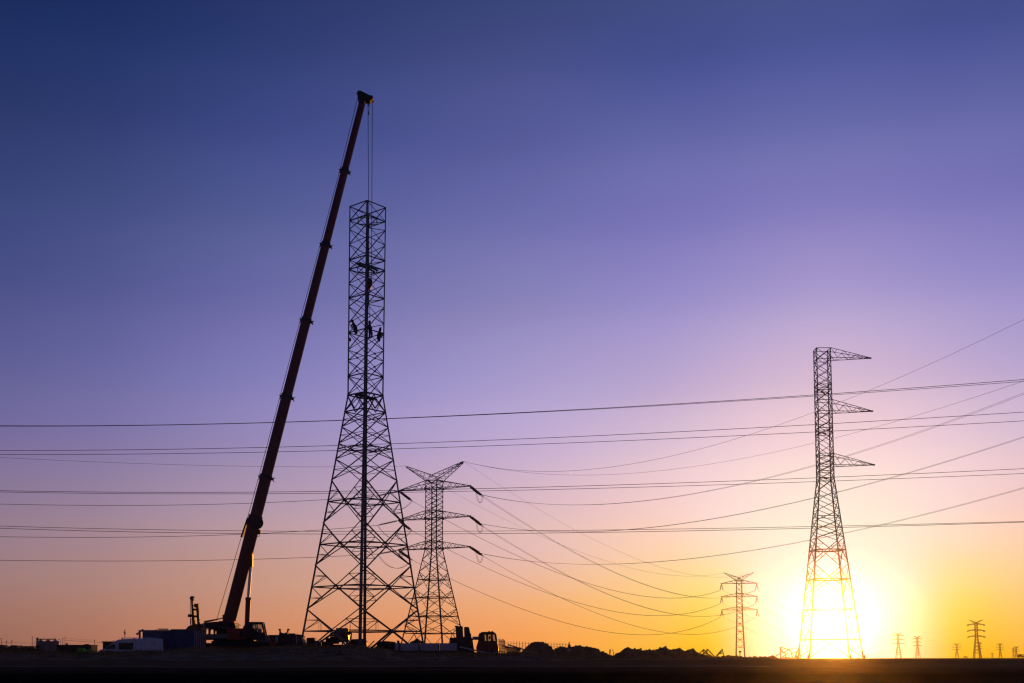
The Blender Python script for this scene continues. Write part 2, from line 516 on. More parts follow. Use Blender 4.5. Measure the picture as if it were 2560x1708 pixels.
def build_bank():
    x0, x1 = -52.0, 11.5
    nx, ny = 300, 60
    vs, fs = [], []
    for j in range(ny+1):
        y = BANK_Y-13.6+21.0*j/ny
        for i in range(nx+1):
            x = x0+(x1-x0)*i/nx
            vs.append((x, y, bank_z(x, y)))
    w = nx+1
    for j in range(ny):
        for i in range(nx):
            fs.append((j*w+i, j*w+i+1, (j+1)*w+i+1, (j+1)*w+i))
    mb = MB(); mb.v = vs; mb.f = fs
    o = mb.build('bank', 'bank', smooth=True)
    tag(o, 'low weedy earth bank in front of the building site', kind='structure')
    # dry grass on it
    rnd = random.Random(3)
    g = MB()
    for k in range(26000):
        x = rnd.uniform(x0+1, x1-0.5)
        y = BANK_Y+rnd.triangular(-12.5, 5.0, 0.0)
        if fbm(x, y, 0.25, 9) < -0.12+rnd.uniform(-0.3, 0.2): continue
        z = bank_z(x, y)-0.03
        h = rnd.uniform(0.10, 0.34)*(1.5 if rnd.random() < 0.04 else 1)
        a = rnd.uniform(0, math.pi); wd = rnd.uniform(0.012, 0.03)
        lx, ly = rnd.uniform(-0.12, 0.12), rnd.uniform(-0.12, 0.12)
        dx, dy = math.cos(a)*wd, math.sin(a)*wd
        g.v += [(x-dx,y-dy,z),(x+dx,y+dy,z),(x+lx,y+ly,z+h)]
        o_ = len(g.v)-3
        g.f.append((o_,o_+1,o_+2))
    me = bpy.data.meshes.new('grass'); me.from_pydata(g.v, [], g.f); me.materials.append(M['grass'])
    go = bpy.data.objects.new('grass', me); COL.objects.link(go)
    tag(go, 'dry grass and weeds growing on the low bank', 'grass', kind='stuff')
build_bank()

# heaps of dug soil
HEAP = [(1290,1634),(1311,1621),(1329,1608.5),(1345,1604.7),(1357,1609),(1369,1609.6),(1373,1617),(1386,1627),(1394,1623),(1402,1616),(1408,1617),(1416,1621),
        (1421,1616.6),(1433,1617),(1450,1616),(1460,1618.7),(1471,1617.7),(1484,1619),(1499,1627.7),(1514,1635),(1539,1635.5),(1552,1631),(1561,1622),(1572,1618.7),
        (1584,1623.4),(1597,1622),(1607,1627.7),(1618,1625.5),(1637,1628.7),(1651,1621),(1666,1619.6),(1674,1623.4),(1684,1627),(1698,1621),(1711,1627.7),
        (1721,1625.5),(1734,1620.6),(1740,1629.8),(1753,1635),(1770,1639),(1781,1643),(1806,1642.6),(1828,1639),(1843,1641),(1855,1643),(1898,1644),(1932,1641.5),(1951,1644)]
def soil_heap(p0, p1, Y, depth, label, seed):
    a, b = at(p0, 1640, Y).x, at(p1, 1640, Y).x
    cx = (a+b)/2
    nx = max(18, int((b-a)/0.12)); ny = 34
    base = SITE-0.12
    vs, fs = [], []
    for j in range(ny+1):
        t = -1+2*j/ny
        for i in range(nx+1):
            u = i/nx; x = a+(b-a)*u
            px = 1280+F*x/(Y*CT)
            top = at(px, table(HEAP, px), Y).z-base
            edge = smooth01(min(u*(b-a), (1-u)*(b-a))/min(1.1, (b-a)*0.3))
            yy = Y+t*depth*(0.8+0.25*fbm(x, 0, 0.5, seed+2))
            s = (1-abs(t)**1.7)
            n = fbm(x, yy, 0.9, seed)*0.10+fbm(x, yy, 2.6, seed+5)*0.13
            z = base+max(0.0, top*edge*s+n*s*edge*min(1, top))-(0.1 if abs(t) == 1 else 0)
            vs.append((x-cx, yy-Y, z-base))
    w = nx+1
    for j in range(ny):
        for i in range(nx):
            fs.append((j*w+i, j*w+i+1, (j+1)*w+i+1, (j+1)*w+i))
    mb = MB(); mb.v = vs; mb.f = fs
    # clods lying on it
    rnd = random.Random(seed)
    for k in range(int((b-a)*9)):
        i = rnd.randrange(2, nx-1); j = rnd.randrange(5, ny-5)
        p = Vector(vs[j*w+i]); r = rnd.uniform(0.06, 0.20)
        pts = [p+Vector((math.cos(q)*r*rnd.uniform(.6,1.1), math.sin(q)*r*rnd.uniform(.6,1.1), r*h)) for h in (-0.3,0.55) for q in (0.2,1.3,2.6,3.8,5.1)]
        pts.append(p+Vector((0,0,r*0.9)))
        mb.add(pts, [(i_, (i_+1)%5, (i_+1)%5+5, i_+5) for i_ in range(5)]+[(i_+5, (i_+1)%5+5, 10) for i_ in range(5)])
    o = mb.build('soil_heap', 'soil', loc=(cx, Y, base))
    return tag(o, label, 'soil heap', 'heaps of dug soil beside the pylon site')
soil_heap(1284, 1420, 106, 3.2, 'tallest dug soil heap, flat-topped, right beside the row of fence posts', 1)
soil_heap(1352, 1545, 118, 3.8, 'long lumpy soil heap directly behind the small white tripod board', 2)
soil_heap(1516, 1692, 120, 3.4, 'middle soil heap with pointed left shoulder right of the leaning stakes', 3)
soil_heap(1598, 1722, 126, 3.0, 'rounded soil heap between the pointed heap and the small twin heaps', 4)
soil_heap(1654, 1748, 129, 2.2, 'small narrow soil heap with a single round top', 5)
soil_heap(1686, 1806, 131, 2.6, 'rightmost steep soil heap falling to the lattice scraps on its right', 6)
soil_heap(1770, 1960, 150, 2.0, 'very low spread of soil under the small far pylon', 7)
# ------------------------------------------------------------------ lattice towers
def zpy(py, Y):
    return at(1280, py, Y).z-SITE
def mpx(px, py, Y):
    """metres spanned by px photograph pixels at row py and depth Y"""
    Z = at(1280, py, Y).z-HC
    return px*(Y*CT+Z*ST)/F

class Tower:
    def __init__(s, root, hs, mesh, wl):
        s.root = root; s.hs = hs; s.mesh = mesh; s.wl = wl   # wl(z): leg flange width
        s.extra = MB()
    def c(s, k, z):
        h = s.hs(z); sx, sy = ((-1,-1),(1,-1),(1,1),(-1,1))[k % 4]
        return Vector((sx*h, sy*h, z))
    def m(s, k, z): return (s.c(k,z)+s.c(k+1,z))/2
    def nrm(s, k): return Vector(((0,-1,0),(1,0,0),(0,1,0),(-1,0,0))[k % 4])
    def bar(s, name, a, b, w, k=None, off=0.0):
        n = s.nrm(k) if k is not None else Vector((0,0,1))
        return bar(name, a+n*off, b+n*off, w, s.root, n, s.mesh)
    def legs(s, zs, mat_):
        for k in range(4):
            sx, sy = ((-1,-1),(1,-1),(1,1),(-1,1))[k]
            mb = MB(); n = len(zs)
            for z in zs:
                p = s.c(k, z); w = s.wl(z); t = w*0.14
                for u, v in ((0,0),(w,0),(w,t),(t,t),(t,w),(0,w)):
                    mb.v.append((p.x-sx*u, p.y-sy*v, p.z))
            for j in range(n-1):
                for i in range(6):
                    q = (j*6+i, j*6+(i+1)%6, (j+1)*6+(i+1)%6, (j+1)*6+i)
                    mb.f.append(q)
            mb.f += [(5,4,3,2,1,0), tuple((n-1)*6+i for i in range(6))]
            mb.build('leg', mat_, s.root)
    def xpanel(s, z0, z1, w, mid=0.0, single=None):
        for k in range(4):
            if single != 'b': s.bar('diagonal_brace', s.c(k,z0), s.c(k+1,z1), w, k, -0.02)
            if single != 'a': s.bar('diagonal_brace', s.c(k+1,z0), s.c(k,z1), w, k, -0.02-w*0.25)
            if mid: s.bar('horizontal_strut', s.c(k,(z0+z1)/2), s.c(k+1,(z0+z1)/2), mid, k, -0.02-w*0.5)
    def ring(s, z, w, plan=0.0):
        for k in range(4):
            s.bar('ring_beam', s.c(k,z), s.c(k+1,z), w, k, -0.03)
            if plan: s.bar('plan_brace', s.m(k,z), s.m(k+1,z), plan)
    def diamond(s, zr, zn, w, red=0.0, hang=False):
        """diagonals from leg nodes at zn to the middle of the ring beam at zr, with their small struts"""
        for k in range(4):
            mid = s.m(k, zr)
            for e in (k, k+1):
                L = s.c(e, zn)
                s.bar('diagonal_brace', L, mid, w, k, -0.02)
                if red:
                    q = L.lerp(mid, 0.5)
                    s.bar('redundant_strut', s.c(e, q.z), q, red, k, -0.05)
                    s.bar('redundant_strut', s.c(e, zr), q, red, k, -0.08)
                    if hang:
                        s.bar('hanger_strut', q, Vector((q.x, q.y, zr)), red*0.7, k, -0.06)
    def gussets(s, pts, size, k):
        n = s.nrm(k); t = Vector((-n.y, n.x, 0))
        for p in pts:
            mb = MB(); p = Vector(p)
            vs = [p+t*a*size+Vector((0,0,b*size))+n*d for d in (-0.012,0.03) for a, b in ((-1,-.7),(-.5,-1),(.5,-1),(1,-.7),(1,.7),(.5,1),(-.5,1),(-1,.7))]
            mb.add(vs, [tuple(range(8)), tuple(reversed(range(8,16)))]+[(i+8,(i+1)%8+8,(i+1)%8,i) for i in range(8)])
            mb.build('gusset_plate', 'steel', s.root)

# --- the tower under construction, corner towards the camera
NY = 120.0
near = thing('lattice_tower', 'tall unfinished lattice tower, armless and flat-topped, beside the red crane boom', 'tower',
             (at(909.8,1300,NY).x, NY, SITE), R(49.9))
Q2 = math.sqrt(2)
zw, zt, zb = zpy(989,NY), zpy(518,NY), zpy(1578,NY)
h_w, h_t, h_b = mpx(45,989,NY)/Q2, mpx(45.7,518,NY)/Q2, mpx(148.5,1578,NY)/Q2
def near_h(z):
    if z >= zw: return h_w+(h_t-h_w)*(z-zw)/(zt-zw)
    return h_w+(h_b-h_w)*(zw-z)/(zw-zb)
T = Tower(near, near_h, ANGLE, lambda z: 0.235-0.10*min(1, z/zt))
Z = lambda py: zpy(py, NY)
T.legs([-0.3, zb, Z(1362), Z(1201), zw, Z(833), Z(675), zt], 'steel')
for zr in (1578,1468,1362,1255):
    T.ring(Z(zr), 0.115, 0.09)
for zr, zn in ((1255,1201),(1255,1308),(1362,1308),(1362,1414),(1468,1414),(1468,1524),(1578,1524)):
    T.diamond(Z(zr), Z(zn), 0.105, 0.055, hang=(zr == 1578))
for k in range(4):
    for e in (k, k+1):
        T.bar('diagonal_brace', T.m(k, Z(1578)), T.c(e, 0.1), 0.15, k, -0.02)
low = [1201,1149,1109.5,1068.5,1030]
for a, b in zip(low, low[1:]):
    T.xpanel(Z(a), Z(b), 0.088, 0.05)
T.ring(Z(1030), 0.11)
# inverted V panel right under the waist
for k in range(4):
    T.bar('diagonal_brace', T.c(k,zw), T.m(k,Z(1026)), 0.10, k, -0.02); T.bar('diagonal_brace', T.c(k+1,zw), T.m(k,Z(1026)), 0.10, k, -0.02)
    T.bar('diagonal_brace', T.c(k,Z(1030)), T.m(k,zw)+Vector((0,0,-0.1)), 0.10, k, -0.07); T.bar('diagonal_brace', T.c(k+1,Z(1030)), T.m(k,zw)+Vector((0,0,-0.1)), 0.10, k, -0.07)
T.ring(Z(1122), 0.0001+0.09, 0.11)
up = [989,942,903,876,833,810,768,747,710,675,652,612.5,575,553.5,518]
for a, b in zip(up, up[1:]):
    T.xpanel(Z(a), Z(b), 0.074, single=('a' if abs(a-b) < 24 else None))
for py, w in ((989,0.13),(942,0.10),(833,0.10),(747,0.09),(675,0.10),(652,0.09),(553.5,0.09),(518,0.085)):
    T.ring(Z(py), w, 0.09 if py in (989,675,553.5) else 0)
# heavy cross beams of the working platforms
for py in (992,668):
    z = Z(py)
    a, b = T.m(3, z), T.m(1, z)
    for d in (-0.25, 0.25):
        mb = MB(); mb.beam(a+Vector((0,d,0.1)), b+Vector((0,d,-0.1)), 0.12, 0.15); mb.build('platform_beam', 'steel_old', near)
for k in range(4):
    T.gussets([T.m(k, (Z(a)+Z(b))/2) for a, b in ((942,903),(903,876))], 0.11, k)
    T.gussets([T.m(k, Z(py)) for py in (1255,1362,1468,1578)], 0.14, k)
# step bolts up the leg that faces the camera
sb = MB()
for i in range(90):
    z = 2.5+i*0.47
    if z > zt-0.3: break
    p = T.c(0, z); sb.box(p.x-0.01, p.x+0.01, p.y-0.13, p.y, z-0.012, z+0.012)
sb.build('step_bolts', 'steel', near)

# --- the finished half of its neighbour on the right, arms only on one side
RY = 220.0
right = thing('lattice_tower', 'tall lattice tower with three arms on its right side only, standing before the sun', 'tower',
              (at(2066,1300,RY).x, RY, SITE), R(-1.5))
ZR = lambda py: zpy(py, RY)
rw, rt = ZR(1198), ZR(874)
g_t, g_w, g_b = mpx(35.8,874,RY)/2, mpx(37.5,1198,RY)/2, mpx(134,1640,RY)/2
def right_h(z):
    if z >= rw: return g_w+(g_t-g_w)*(z-rw)/(rt-rw)
    return g_w+(g_b-g_w)*(rw-z)/rw
T2 = Tower(right, right_h, ANGLE, lambda z: 0.26-0.12*min(1, z/rt))
T2.legs([-0.2, ZR(1599), ZR(1449), rw, ZR(1030), rt], 'steel')
for zr in (1599,1524,1449,1376): T2.ring(ZR(zr), 0.16, 0.13)
for zr, zn in ((1376,1347),(1376,1412),(1449,1412),(1449,1486),(1524,1486),(1524,1561),(1599,1561)):
    T2.diamond(ZR(zr), ZR(zn), 0.13, 0.07)
for k in range(4):
    for e in (k, k+1): T2.bar('diagonal_brace', T2.m(k, ZR(1599)), T2.c(e, 0.1), 0.13, k, -0.02)
for a, b in zip([1347,1325,1302,1278,1252,1228],[1325,1302,1278,1252,1228,1198]):
    T2.xpanel(ZR(a), ZR(b), 0.11)
T2.ring(ZR(1292), 0.10)
upr = [1198,1179,1163,1149,1136,1110,1086,1072,1051,1030,1002.5,978,964,945,924,901,874]
for a, b in zip(upr, upr[1:]): T2.xpanel(ZR(a), ZR(b), 0.10)
for py in (1198,1179,1163,1136,1086,1072,1030,1002.5,978,964,901,874): T2.ring(ZR(py), 0.11)
for py in (1196,1084,981):
    z = ZR(py); mb = MB(); mb.beam(T2.m(0,z)+Vector((-0.6,0,-0.1)), T2.m(2,z)+Vector((0.6,0,0.1)), 0.22, 0.25)
    mb.build('platform_beam', 'steel_old', right)
for k in range(4):
    p = T2.c(k, 0.0); mb = MB()
    mb.lathe([(0.36,-0.2),(0.34,0.45),(0.22,0.7)], (p.x,p.y,0), 10); mb.build('footing', 'offwhite', right)
def cross_arm(tw, z_top, z_bot, tip, side, name='cross_arm', w=0.11, n=6, mat_='steel', z_tip=None):
    """tapered lattice arm from the tower body out to its tip on local X"""
    h = tw.hs(z_bot); ht = tw.hs(z_top)
    zt_ = z_bot if z_tip is None else z_tip
    t = Vector((side*tip, 0, zt_))
    B = [Vector((side*h, -h, z_bot)), Vector((side*h, h, z_bot))]
    U = [Vector((side*ht, -ht, z_top)), Vector((side*ht, ht, z_top))]
    mb = MB()
    tb = [t+Vector((0,-0.12,0)), t+Vector((0,0.12,0))]
    tu = [t+Vector((0,-0.12,0.14)), t+Vector((0,0.12,0.14))]
    for i in (0,1):
        bar_in(mb, B[i], tb[i], w, (0,0,1)); bar_in(mb, U[i], tu[i], w, (0,0,1))
    for i in (0,1):
        for j in range(n):
            a, b = j/n, (j+1)/n
            p, q = (B[i].lerp(tb[i], a), U[i].lerp(tu[i], b)) if j % 2 else (U[i].lerp(tu[i], a), B[i].lerp(tb[i], b))
            bar_in(mb, p, q, w*0.6, (0,1,0))
    for j in range(n):
        a, b = j/n, (j+1)/n
        bar_in(mb, B[j%2].lerp(tb[j%2], a), B[1-j%2].lerp(tb[1-j%2], b), w*0.6)
        if j % 2 == 0: bar_in(mb, U[0].lerp(tu[0], b), U[1].lerp(tu[1], b), w*0.5)
    mb.box(min(t.x-0.05,t.x+side*0.35), max(t.x-0.05,t.x+side*0.35), -0.16, 0.16, t.z-0.08, t.z+0.18)
    return mb.build(name, mat_, tw.root)
tipR = mpx(2183-2066, 1029, RY)
cross_arm(T2, ZR(874), ZR(898), mpx(2181-2064,898,RY), 1, z_tip=ZR(897))
cross_arm(T2, ZR(1003), ZR(1031), mpx(2183-2065,1030,RY), 1, z_tip=ZR(1029.5))
cross_arm(T2, ZR(1137), ZR(1165), mpx(2185-2066,1164,RY), 1, z_tip=ZR(1163.5))

# --- finished pylons with six arms and two earth-wire horns
MY = 208.0
PZ = {}
for key, py in dict(vtop=1161, top=1203, a1t=1203, a1b=1222, a2t=1278, a2b=1296.5, a3t=1354, waist=1372,
                    n1=1400, n2=1430, r1=1449.6, n3=1474, r2=1494, n4=1521, r3=1541, n5=1564, r4=1584).items():
    PZ[key] = zpy(py, MY)
P_HT = mpx(23.4,1300,MY)/Q2
P_HB = mpx(83,1607,MY)/Q2
P_ARM = mpx(89.3,1300,MY)/math.cos(R(25.5))
P_V = mpx(74,1165,MY)/math.cos(R(25.5))
def pyl_h(z):
    if z >= PZ['waist']: return P_HT
    return P_HT+(P_HB-P_HT)*(PZ['waist']-z)/(PZ['waist']-zpy(1607,MY))

def string_mb(mb, a, b, r=0.13, n=14):
    """an insulator string: a rod carrying porcelain discs"""
    a, b = Vector(a), Vector(b)
    mb.rod(a, b, 0.03, n=5)
    for i in range(n):
        t = 0.1+0.8*(i+0.5)/n
        p = a.lerp(b, t); d = (b-a).normalized()*((b-a).length*0.8/n*0.32)
        mb.rod(p-d, p+d, r, r*0.7, n=8)

def make_pylon(root, detail, fat=1.0, slim=1.0):
    def pyl_h(z):
        if z >= PZ['waist']: return P_HT
        return P_HT+(P_HB*slim-P_HT)*(PZ['waist']-z)/(PZ['waist']-zpy(1607,MY))
    wl = lambda z: (0.24-0.10*min(1, z/PZ['top']))*fat
    t = Tower(root, pyl_h, ANGLE_OLD, wl)
    t.legs([-0.2, PZ['r3'], PZ['waist'], PZ['a2b'], PZ['top']], 'steel_old')
    body = [PZ['waist']+(PZ['top']-PZ['waist'])*i/13 for i in range(14)]
    rings = [PZ[k] for k in ('a1t','a1b','a2t','a2b','a3t','waist')]
    if detail:
        for a, b in zip(body, body[1:]): t.xpanel(a, b, 0.085)
        for a, b in ((PZ['n1'],PZ['waist']),(PZ['n2'],PZ['n1'])): t.xpanel(a, b, 0.09)
        for z in rings: t.ring(z, 0.12)
        for k in ('r1','r2','r3','r4'): t.ring(PZ[k], 0.11, 0.09)
        for r_, n_ in (('r1','n2'),('r1','n3'),('r2','n3'),('r2','n4'),('r3','n4'),('r3','n5'),('r4','n5')):
            t.diamond(PZ[r_], PZ[n_], 0.09, 0.05)
        for k in range(4):
            for e in (k, k+1): t.bar('diagonal_brace', t.m(k, PZ['r4']), t.c(e, 0.1), 0.09, k, -0.02)
            t.gussets([t.c(k, z)*1.0 for z in (PZ['a1b'],PZ['a2b'],PZ['waist'])], 0.22, k)
    else:
        mb = MB()
        lv = [PZ[k] for k in ('n1','n2','n3','n4','n5')]
        steps = body[::2]+[body[-1]]
        seq = [(a,b) for a, b in zip(steps, steps[1:]) if b > a]
        for a, b in seq+[(PZ['n1'],PZ['waist']),(PZ['n2'],PZ['n1'])]:
            for k in range(4):
                bar_in(mb, t.c(k,a), t.c(k+1,b), 0.08*fat, t.nrm(k)); bar_in(mb, t.c(k+1,a), t.c(k,b), 0.08*fat, t.nrm(k))
        for r_, n_ in (('r1','n2'),('r1','n3'),('r2','n3'),('r2','n4'),('r3','n4'),('r3','n5'),('r4','n5')):
            for k in range(4):
                for e in (k, k+1): bar_in(mb, t.c(e,PZ[n_]), t.m(k,PZ[r_]), 0.07*fat, t.nrm(k))
        for z in rings+[PZ[k] for k in ('r1','r2','r3','r4')]:
            for k in range(4): bar_in(mb, t.c(k,z), t.c(k+1,z), 0.10*fat, t.nrm(k))
        mb.build('bracing', 'steel_old', root)
    for a, b in (('a1t','a1b'),('a2t','a2b'),('a3t','waist')):
        for s_ in (-1,1):
            cross_arm(t, PZ[a], PZ[b], P_ARM, s_, w=0.10*fat, n=8 if detail else 6, mat_='steel_old')
    for s_ in (-1,1):           # earth-wire horns
        mb = MB()
        tip = Vector((s_*P_V, 0, PZ['vtop']))
        hz = PZ['top']
        base = [Vector((s_*P_HT,-P_HT,hz)),Vector((s_*P_HT,P_HT,hz)),Vector((-s_*P_HT*0.4,-P_HT,hz+0.75)),Vector((-s_*P_HT*0.4,P_HT,hz+0.75))]
        ends = [tip+Vector((0,-0.12,-0.1)),tip+Vector((0,0.12,-0.1)),tip+Vector((0,-0.12,0.1)),tip+Vector((0,0.12,0.1))]
        for i in range(4): bar_in(mb, base[i], ends[i], 0.09*fat, (0,1,0))
        for j in range(7):
            for i, i2 in ((0,2),(1,3),(0,1),(2,3)):
                a, b = j/7, (j+1)/7
                p, q = (base[i].lerp(ends[i],a), base[i2].lerp(ends[i2],b)) if j % 2 else (base[i2].lerp(ends[i2],a), base[i].lerp(ends[i],b))
                bar_in(mb, p, q, 0.055*fat, (0,1,0))
        for i in (0,1): bar_in(mb, base[i+2], Vector((s_*P_HT,base[i].y,hz)), 0.08*fat, (0,1,0))
        mb.build('earth_wire_horn', 'steel_old', root)
    return t

MID_RZ = R(-25.5)
mid = thing('power_pylon', 'six-armed power pylon with two horns, close behind the right foot of the unfinished tower', 'pylon',
            (at(1084.5,1400,MY).x, MY, SITE), MID_RZ)
TM = make_pylon(mid, True)
MIDM = Matrix.Translation(mid.location) @ Matrix.Rotation(MID_RZ, 4, 'Z')
MIDI = MIDM.inverted()
# tension strings on the mid pylon, aimed where the photo shows them: (arm tip, end pixel, end depth)
TIPS = {}
for nm, zk in (('1','a1b'),('2','a2b'),('3','waist')):
    TIPS['L'+nm] = MIDM @ Vector((-P_ARM-0.2, 0, PZ[zk])); TIPS['R'+nm] = MIDM @ Vector((P_ARM+0.2, 0, PZ[zk]))
ENDS = {   # far ends of the strings
 'L1a': at(943,1240,MY+2.5), 'L2a': at(943,1313.5,MY+2.5), 'L3a': at(943,1385.5,MY+2.5),
 'L1b': at(1029,1252,MY+7), 'L2b': at(1028,1326,MY+7), 'L3b': at(1028,1399,MY+7),
 'R1a': at(1206,1240.5,MY-1), 'R2a': at(1206,1315.5,MY-1), 'R3a': at(1206,1389.5,MY-1),
 'R1b': at(1199,1236,MY+2), 'R2b': at(1199,1309,MY+2), 'R3b': at(1199,1383,MY+2),
}
for key, e in ENDS.items():
    mb = MB()
    a = MIDI @ TIPS[key[:2]]; b = MIDI @ e
    side = (b-a).cross(Vector((0,0,1))).normalized()*0.16
    for sgn in (-1,1): string_mb(mb, a+side*sgn, b+side*sgn, 0.15, 16)
    mb.rod(b-side*1.5, b+side*1.5, 0.06, n=5)
    mb.build('insulator_string', 'insulator', mid, smooth=False)
for nm in ('1','2','3'):          # slack jumper loops round the arm tips
    for s_, sag in (('L',2.0),('R',1.6)):
        a, b = MIDI @ ENDS[s_+nm+'a'], MIDI @ ENDS[s_+nm+'b']
        if s_ == 'R': a = MIDI @ ENDS['R'+nm+'a']; b = MIDI @ (TIPS['R'+nm].lerp(ENDS['R'+nm+'b'], 0.55))
        for off in (0.0, 0.25):
            pts = [a.lerp(b, i/16)+Vector((off*0.3,off,-sag*(1-abs(2*i/16-1)**2.2))) for i in range(17)]
            MB().tube(pts, 0.028, 4).build('jumper_loop', 'wire', mid)

# --- pylons further off
def suspension(root, fat):
    for zk in ('a1b','a2b','waist'):
        for s_ in (-1,1):
            for d in (-1,1):
                mb = MB()
                string_mb(mb, (s_*P_ARM,0,PZ[zk]-0.05), (s_*P_ARM+d*0.62,d*0.5,PZ[zk]-2.75), 0.13*fat, 14)
                mb.build('insulator_string', 'insulator', root)
def tension(root, fat):
    for zk in ('a1b','a2b','waist'):
        for s_ in (-1,1):
            for d in (-1,1):
                mb = MB()
                mb.rod((s_*P_ARM,0,PZ[zk]), (s_*P_ARM+d*1.3,d*2.6,PZ[zk]-0.8), 0.22*fat, 0.16*fat, 6)
                mb.build('insulator_string', 'insulator', root)
far1 = thing('power_pylon', 'small six-armed pylon standing between the soil heaps and the sun, hanging V insulators', 'pylon', (0,480,SITE), R(-7))
make_pylon(far1, False, 1.5, 0.44); suspension(far1, 1.5)
def place_pylon(o, px, Y, toppy):
    o.location = (at(px,1640,Y).x, Y, SITE-0.02)
    s_ = (at(1280,toppy,Y).z-SITE)/PZ['vtop']
    o.scale = (s_,s_,s_)
place_pylon(far1, 1851, 480, 1432)
far2 = thing('power_pylon', 'largest of the far pylons at the right, standing tallest on the right horizon', 'pylon', (0,1000,SITE), R(-8), 'far pylons on the right horizon')
make_pylon(far2, False, 3.1, 0.72); tension(far2, 2.4)
place_pylon(far2, 2443, 1000, 1550)
FAR = [(2246.5,720,1581,-4,1.12,'pale far pylon nearest the sun, first on the right horizon'),
       (2294.5,780,1590,4,1.0,'far pylon second from the sun, just right of the palest one'),
       (2392.5,1050,1608,-6,1.25,'short far pylon just left of the tallest far one'),
       (2450.5,1150,1604,20,0.8,'faint far pylon overlapping the right leg of the tallest far one'),
       (2480.5,1300,1632,0,1.6,'tiniest far pylon, a speck right of the tallest far one'),
       (2501,1150,1608,-5,1.05,'far pylon standing alone between the tiny one and the overlapping pair'),
       (2534,1250,1619,25,1.0,'left one of the overlapping far pylons near the right edge'),
       (2541,1230,1616,-3,1.2,'right one of the overlapping far pylons near the bush')]
for px, Y, top, rz, wid, label in FAR:
    c = copy_tree(far2)
    c['label'] = label; c['group'] = 'far pylons on the right horizon'
    c.rotation_euler = (0,0,R(rz))
    place_pylon(c, px, Y, top)
    c.scale = (c.scale[0]*wid, c.scale[1]*wid, c.scale[2])
# ------------------------------------------------------------------ machines and vehicles
class Site:
    """builds the parts of one thing whose side outline stands at depth Y"""
    def __init__(s, name, label, cat, px, Y, group=None, base=None):
        s.Y = Y
        s.base = SITE if base is None else base
        s.root = thing(name, label, cat, (at(px,1640,Y).x, Y, s.base), 0, group)
        s.o = s.root.location.copy()
    def xz(s, px, py):
        p = at(px, py, s.Y)-s.o
        return (p.x, p.z)
    def P(s, px, py, y=0.0):
        x, z = s.xz(px, py); return Vector((x, y, z))
    def prism(s, name, m, poly, y0, y1, parent=None, bevel=0.0, label=None):
        ring = [s.xz(*p) for p in poly]
        ar = sum(a[0]*b[1]-b[0]*a[1] for a, b in zip(ring, ring[1:]+ring[:1]))
        if ar < 0: ring.reverse()
        o = MB().prism(ring, y0, y1).build(name, m, parent or s.root, bevel=bevel)
        if label: o['label'] = label
        return o
    def rect(s, name, m, x0, y0, x1, y1, d0, d1, parent=None, bevel=0.0, label=None):
        return s.prism(name, m, [(x0,y0),(x1,y0),(x1,y1),(x0,y1)], d0, d1, parent, bevel, label)
    def rod(s, name, m, a, b, r, ya=0.0, yb=0.0, r1=None, n=12, parent=None):
        return MB().rod(s.P(*a, ya), s.P(*b, yb), r, r1, n).build(name, m, parent or s.root, smooth=False)
    def beam(s, name, m, a, b, w, h, y=0.0, parent=None, up=(0,1,0)):
        return MB().beam(s.P(*a, y), s.P(*b, y), h, w, up).build(name, m, parent or s.root)
    def wheel(s, px, r, y0, w, parent=None):
        x = s.xz(px, 1640)[0]
        zc = r
        t = MB().lathe([(r*0.55,0),(r*0.93,0.0),(r,w*0.12),(r,w*0.88),(r*0.93,w),(r*0.55,w)], (x, y0, zc), 24, 'Y').build('wheel', 'rubber', parent or s.root)
        MB().lathe([(r*0.12,-0.02),(r*0.3,-0.01),(r*0.5,0.05),(r*0.56,0.02),(r*0.56,w*0.9)], (x, y0, zc), 18, 'Y').build('rim', 'crane_grey', t)
        return t

# --- the red telescopic crane
CYD = 120.0
cr = Site('mobile_crane', 'big red telescopic mobile crane, boom raised high beside the unfinished tower', 'crane', 600, CYD)
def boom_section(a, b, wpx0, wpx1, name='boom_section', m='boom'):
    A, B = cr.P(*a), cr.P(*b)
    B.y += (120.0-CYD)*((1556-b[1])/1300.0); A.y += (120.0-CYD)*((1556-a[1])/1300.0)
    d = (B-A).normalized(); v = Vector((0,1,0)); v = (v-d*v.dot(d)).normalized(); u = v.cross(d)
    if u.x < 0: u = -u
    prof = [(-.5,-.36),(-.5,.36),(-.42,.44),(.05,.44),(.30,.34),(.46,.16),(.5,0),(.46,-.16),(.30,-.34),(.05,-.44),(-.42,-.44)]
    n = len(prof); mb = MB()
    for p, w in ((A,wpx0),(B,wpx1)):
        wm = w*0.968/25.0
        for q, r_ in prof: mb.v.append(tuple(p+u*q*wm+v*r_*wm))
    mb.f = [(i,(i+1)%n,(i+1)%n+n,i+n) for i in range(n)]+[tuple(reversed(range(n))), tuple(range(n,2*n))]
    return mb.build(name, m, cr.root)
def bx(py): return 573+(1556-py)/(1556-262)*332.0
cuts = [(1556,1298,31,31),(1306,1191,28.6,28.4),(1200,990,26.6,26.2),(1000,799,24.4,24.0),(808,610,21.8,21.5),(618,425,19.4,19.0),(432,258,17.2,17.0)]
for a, b, w0, w1 in cuts: boom_section((bx(a),a),(bx(b),b),w0,w1)
